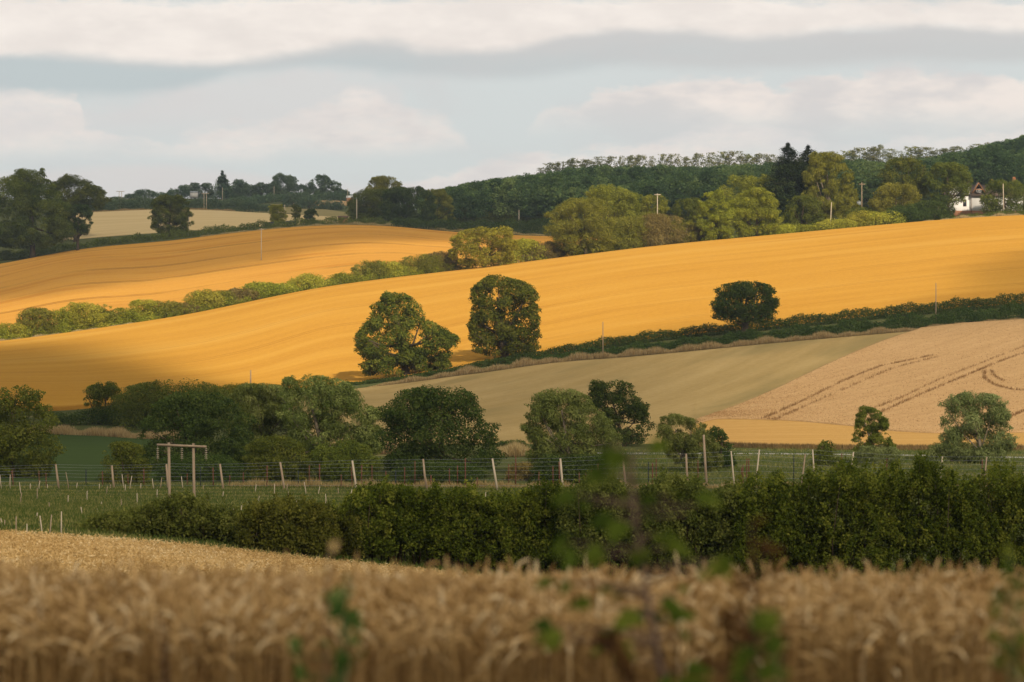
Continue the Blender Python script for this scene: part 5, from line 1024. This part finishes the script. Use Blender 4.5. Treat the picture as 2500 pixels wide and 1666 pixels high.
# ------------------------------------------------------------------ sky, sun, cloud shadow, camera
w = bpy.data.worlds.new('World'); S.world = w; w.use_nodes = True
nt = w.node_tree
for n in list(nt.nodes): nt.nodes.remove(n)
g = NT(nt)
sky = g.n('ShaderNodeTexSky', sky_type='NISHITA'); sky.sun_disc = False; sky.sun_elevation = SUN_EL; sky.sun_rotation = SUN_AZ
sky.air_density = 1.0; sky.dust_density = 1.5; sky.ozone_density = 2.0
d = g.n('ShaderNodeTexCoord').outputs['Generated']
sp = g.n('ShaderNodeSeparateXYZ', {0: d})
yy = g.m('MAXIMUM', g.m('ABSOLUTE', sp.outputs[1]), .12)
X = g.m('MULTIPLY_ADD', g.m('DIVIDE', sp.outputs[0], yy), 6.25, 1.25)      # bearing and height above the horizon as tangents
V = g.m('MULTIPLY_ADD', g.m('DIVIDE', sp.outputs[2], yy), -6.25, .833)
P = g.n('ShaderNodeCombineXYZ', {0: X, 1: g.m('MULTIPLY', V, 2.4), 2: .37}).outputs[0]
def fbm(scale, off, detail=7, rough=.55):
    p = g.n('ShaderNodeVectorMath', {0: P, 1: off}, operation='ADD').outputs[0]
    return g.m('SUBTRACT', g.noise(p, scale, detail, rough), .5)
n1, n2, n3 = fbm(2.3, (0, 0, 0)), fbm(7.0, (3, 1, 2), 8, .6), fbm(3.2, (7, 4, 1))
X1 = g.m('DIVIDE', X, 2.5, clamp=True)
def line(pts): return g.m('MULTIPLY', g.curve(X1, [(a/2.5, b*2) for a, b in pts]), .5)
n4 = fbm(21.0, (1, 5, 3), 5, .6)
Vs = g.m('ADD', V, g.m('ADD', g.m('MULTIPLY', n1, .05), g.m('MULTIPLY', n2, .022)))      # soft ragged
Vc = g.m('ADD', V, g.m('ADD', g.m('MULTIPLY', n1, .06), g.m('MULTIPLY_ADD', n4, .035, g.m('MULTIPLY', n2, .10))))       # billowy
K = 10.0
def col(r, gg, b): return (r*K, gg*K, b*K)
skyc = g.n('ShaderNodeVectorMath', {0: sky.outputs[0], 1: (1.0, 1.0, 1.0)}, operation='MULTIPLY').outputs[0]
c = g.mix(.94, skyc, col(.715, .745, .73))
# grey-blue haze bands near the horizon
c = g.mix(g.m('MULTIPLY', g.smooth(g.m('ADD', n3, g.m('MULTIPLY', n1, .5)), -.12, .2), .55), c, col(.68, .67, .665))
def puff(c, top, base, soft_t, soft_b, colr, alpha, vv, shade=None):
    a = g.m('MULTIPLY', g.smooth(g.m('SUBTRACT', vv, line(top)), -soft_t, soft_t), g.smooth(g.m('SUBTRACT', line(base), Vs), -soft_b, soft_b))
    a = g.m('MULTIPLY', a, g.m('MULTIPLY', alpha, g.m('MULTIPLY_ADD', g.m('ADD', n3, g.m('ADD', n2, n4)), 1.1, .9, clamp=True)) if shade and alpha < .9 else alpha)
    cc = colr
    if shade: cc = g.mix(g.smooth(g.m('ADD', g.m('MULTIPLY', n2, .6), n3), -.16, .2), colr, shade)
    return g.mix(a, c, cc)
PINK, WARM, GREY = col(.97, .865, .79), col(1.0, .915, .84), col(.81, .77, .745)
lo0, hi0 = [(0, .5), (2.5, .5)], [(0, -.5), (2.5, -.5)]
# left bank, tall puff in the middle left, long bank right, low bank centre
c = puff(c, [(0, .232), (.1, .236), (.19, .245), (.2, .30), (.3, .34), (.6, .36), (2.5, .36)], [(0, .372), (.2, .36), (.4, .34), (.6, .34), (2.5, .34)], .014, .035, PINK, .8, Vc, GREY)
c = puff(c, [(0, .30), (.3, .265), (.5, .19), (.62, .168), (.8, .172), (.95, .2), (1.0, .26), (1.2, .36), (2.5, .37)], [(0, .32), (.5, .32), (.9, .31), (1.2, .30), (2.5, .3)], .03, .05, col(.76, .725, .705), .6, Vc)
c = puff(c, [(0, .40), (.4, .36), (.48, .33), (.56, .305), (.66, .30), (.72, .27), (.82, .245), (.86, .215), (.91, .222), (.97, .258), (1.06, .275), (1.13, .325), (1.2, .40), (2.5, .40)],
         [(0, .37), (.5, .378), (.6, .382), (.72, .36), (.9, .372), (1.15, .345), (2.5, .34)], .022, .03, PINK, .72, Vc, col(.76, .71, .685))
c = puff(c, [(0, .45), (1.2, .40), (1.33, .27), (1.42, .25), (1.55, .215), (1.68, .192), (1.85, .190), (1.9, .215), (1.95, .198), (2.1, .18), (2.25, .166), (2.4, .185), (2.5, .19)],
         [(0, .24), (1.3, .28), (1.6, .28), (1.8, .30), (2.1, .29), (2.5, .30)], .013, .06, PINK, .9, Vc, col(.74, .70, .68))
c = puff(c, [(0, .5), (1.5, .42), (1.62, .35), (1.74, .318), (1.85, .315), (1.95, .335), (2.05, .36), (2.3, .33), (2.5, .325)], [(0, .36), (1.6, .375), (2.0, .37), (2.5, .37)], .02, .03, PINK, .7, Vc, GREY)
c = puff(c, [(0, .5), (.95, .47), (1.08, .43), (1.2, .40), (1.35, .375), (1.6, .36), (1.8, .375), (2.0, .40), (2.5, .45)], lo0, .016, .03, PINK, .8, Vc, col(.77, .72, .695))
c = puff(c, [(0, .42), (.15, .415), (.3, .405), (.55, .415), (.8, .45), (2.5, .5)], lo0, .015, .03, col(.78, .715, .685), .55, Vs)
# long shaded band under the upper cloud, then the bright upper cloud itself
c = puff(c, [(0, .11), (2.5, .06)], [(0, .230), (.2, .236), (.4, .226), (.5, .20), (.6, .165), (.75, .16), (.9, .172), (1.05, .182), (1.2, .188), (1.4, .176), (1.6, .163), (1.8, .165), (2.0, .156), (2.2, .148), (2.5, .146)],
         .022, .020, g.mix(g.smooth(g.m('ADD', X, g.m('MULTIPLY', n3, 1.5)), .5, 1.8), col(.50, .57, .585), col(.605, .595, .585)), .66, Vc)
c = puff(c, [(0, .10), (1.4, .08), (2.5, .05)], [(0, .12), (.5, .165), (.9, .135), (1.3, .142), (1.6, .11), (2.0, .105), (2.5, .10)], .02, .02, col(.66, .645, .63), .6, Vc)
c = puff(c, hi0, [(0, .135), (.25, .140), (.5, .148), (.75, .122), (.95, .112), (1.05, .128), (1.25, .122), (1.4, .095), (1.65, .080), (1.85, .090), (2.1, .068), (2.5, .072)],
         .02, .018, WARM, .95, Vc, col(.89, .815, .755))
# higher than the frame: broken grey overcast
up = g.smooth(V, -.1, -1.4)
ov = g.mix(g.smooth(g.m('ADD', n1, g.m('MULTIPLY', n3, .6)), -.1, .12), col(.44, .45, .46), col(.60, .58, .54))
c = g.mix(up, c, ov)
c = g.mix(g.smooth(sp.outputs[1], .25, -.1), c, col(.58, .565, .54))
bg = g.n('ShaderNodeBackground', {0: c, 1: .1})
g.n('ShaderNodeOutputWorld', {0: bg.outputs[0]})

sl = bpy.data.lights.new('sun', 'SUN'); sl.energy = 4.4; sl.angle = math.radians(.55); sl.color = (1.0, .87, .68)
so = bpy.data.objects.new('sun', sl); COL.objects.link(so)
so.rotation_euler = Vector(SUN).to_track_quat('Z', 'Y').to_euler(); so.location = (400, -300, 400)

# a broken cloud deck overhead (out of the frame, towards the sun): its gap lets the sunlit band through
ZC = 520.0
gx_ = np.arange(-250, 1150, 12.0); gy_ = np.arange(-1250, 1000, 12.0)
CXg, CYg = np.meshgrid(gx_, gy_, indexing='ij')
gxx, gyy = CXg.copy(), CYg.copy(); zz = np.zeros_like(gxx)
for _ in range(6):
    t = (ZC-zz)/SUN[2]; gxx = CXg-SUN[0]*t; gyy = CYg-SUN[1]*t
    zz = H(gxx, np.maximum(gyy, 3.))
ppx = CX+F*gxx/np.maximum(gyy, 60.)
LIT_LO = [(-2000, 590), (-200, 600), (0, 600), (200, 575), (400, 530), (600, 475), (800, 455), (900, 460), (1100, 490), (1300, 502), (1500, 512), (1815, 520), (2000, 517), (2300, 530), (2500, 575), (4000, 640)]
LIT_HI = [(-2000, 745), (0, 775), (200, 790), (400, 800), (650, 815), (900, 850), (1130, 875), (1300, 850), (1500, 815), (1700, 800), (2500, 800), (4000, 800)]
lo = ips(LIT_LO, ppx.ravel()).reshape(ppx.shape); hi = ips(LIT_HI, ppx.ravel()).reshape(ppx.shape)
wob = undul(gxx*1.7, gyy*1.7)*5
def sst(v, a, b):
    t = np.clip((v-a)/(b-a), 0, 1); return t*t*(3-2*t)
soft = 24+96*sst(700-ppx, 0, 300)
near = sst(lo+wob-gyy, -soft*.5, soft*.5)*(.64+.1*np.sin(gxx*.012+1)*np.sin(gyy*.02))
near = np.minimum(near*(1+.6*sst(650-ppx, 0, 350)*sst(gyy, 270, 330)), .96)
near = near*(1-.5*sst(130-gyy, 15, 50)*sst(gyy, 32, 52)*sst(700-ppx, -300, 500))+.14*sst(45-gyy, 0, 15)
near = near*(1-.5*sst(ppx, 1450, 1900)*sst(gyy, 215, 250)*sst(485-gyy, 0, 30))
ridge = sst(gyy, 1220, 1300)*sst(ppx, 1350, 1500)
far = sst(gyy-hi+wob*.6, -9, 9)*(.72-.55*ridge)
dens = np.clip(near+far, 0, .95)
edge = np.minimum(np.minimum(CXg-gx_[0], gx_[-1]-CXg), np.minimum(CYg-gy_[0], gy_[-1]-CYg))
dens *= np.clip(edge/120, 0, 1)
m, nt = new_mat('cloud_vapour'); g = NT(nt)
dn = g.n('ShaderNodeAttribute', attribute_name='tint').outputs['Fac']
body = g.n('ShaderNodeMixShader', {0: .5, 1: g.n('ShaderNodeBsdfDiffuse', {0: (.9, .9, .9, 1)}).outputs[0], 2: g.n('ShaderNodeBsdfTranslucent', {0: (.9, .9, .9, 1)}).outputs[0]}).outputs[0]
g.out(g.n('ShaderNodeMixShader', {0: dn, 1: g.n('ShaderNodeBsdfTransparent').outputs[0], 2: body}).outputs[0])
half = 1-np.sqrt(1-dens)
th = 14*dens*(1+.4*np.sin(CXg*.05)*np.sin(CYg*.06))+.5
Vt = np.stack([CXg, CYg, ZC+th], -1).reshape(-1, 3); Vb = np.stack([CXg, CYg, ZC-th*.4], -1).reshape(-1, 3)
Q = grid_quads(*CXg.shape)
keep = (half.ravel()[Q].max(1) > .01); Q = Q[keep]
cl = mesh_obj('cloud', np.concatenate([Vt, Vb]), np.concatenate([Q, Q[:, ::-1]+len(Vt)]), m, tint=np.concatenate([half.ravel()]*2), smooth=True)
tag(cl, kind='structure')

if HAZE:
    hb = MB(); hb.box(-1500, 1500, -30, 3200, -16, 135)
    m, nt = new_mat('haze_air'); g = NT(nt)
    pv = g.n('ShaderNodeVolumePrincipled', {'Color': (.72, .86, 1.0, 1), 'Density': HAZE, 'Anisotropy': .2})
    g.n('ShaderNodeOutputMaterial', {'Volume': pv.outputs[0]})
    tag(hb.build('haze', m), kind='stuff')

cd = bpy.data.cameras.new('camera'); cd.lens = 90; cd.sensor_width = 36; cd.sensor_fit = 'HORIZONTAL'
cd.clip_start = .1; cd.clip_end = 20000
cd.dof.use_dof = True; cd.dof.focus_distance = 330; cd.dof.aperture_fstop = 2.6; cd.dof.aperture_blades = 0
co = bpy.data.objects.new('camera', cd); COL.objects.link(co); co.location = (0, 0, 0); co.rotation_euler = (math.radians(90), 0, 0)
S.camera = co
S.view_settings.view_transform = 'Standard'; S.view_settings.look = 'None'; S.view_settings.exposure = 0; S.view_settings.gamma = 1
S.render.engine = 'CYCLES'
S.cycles.max_bounces = 6; S.cycles.diffuse_bounces = 3; S.cycles.glossy_bounces = 1; S.cycles.transmission_bounces = 3; S.cycles.transparent_max_bounces = 16; S.cycles.volume_bounces = 0
S.cycles.caustics_reflective = False; S.cycles.caustics_refractive = False
S.cycles.use_denoising = True
try: S.cycles.denoiser = 'OPENIMAGEDENOISE'
except Exception: pass
S.cycles.sample_clamp_indirect = 4
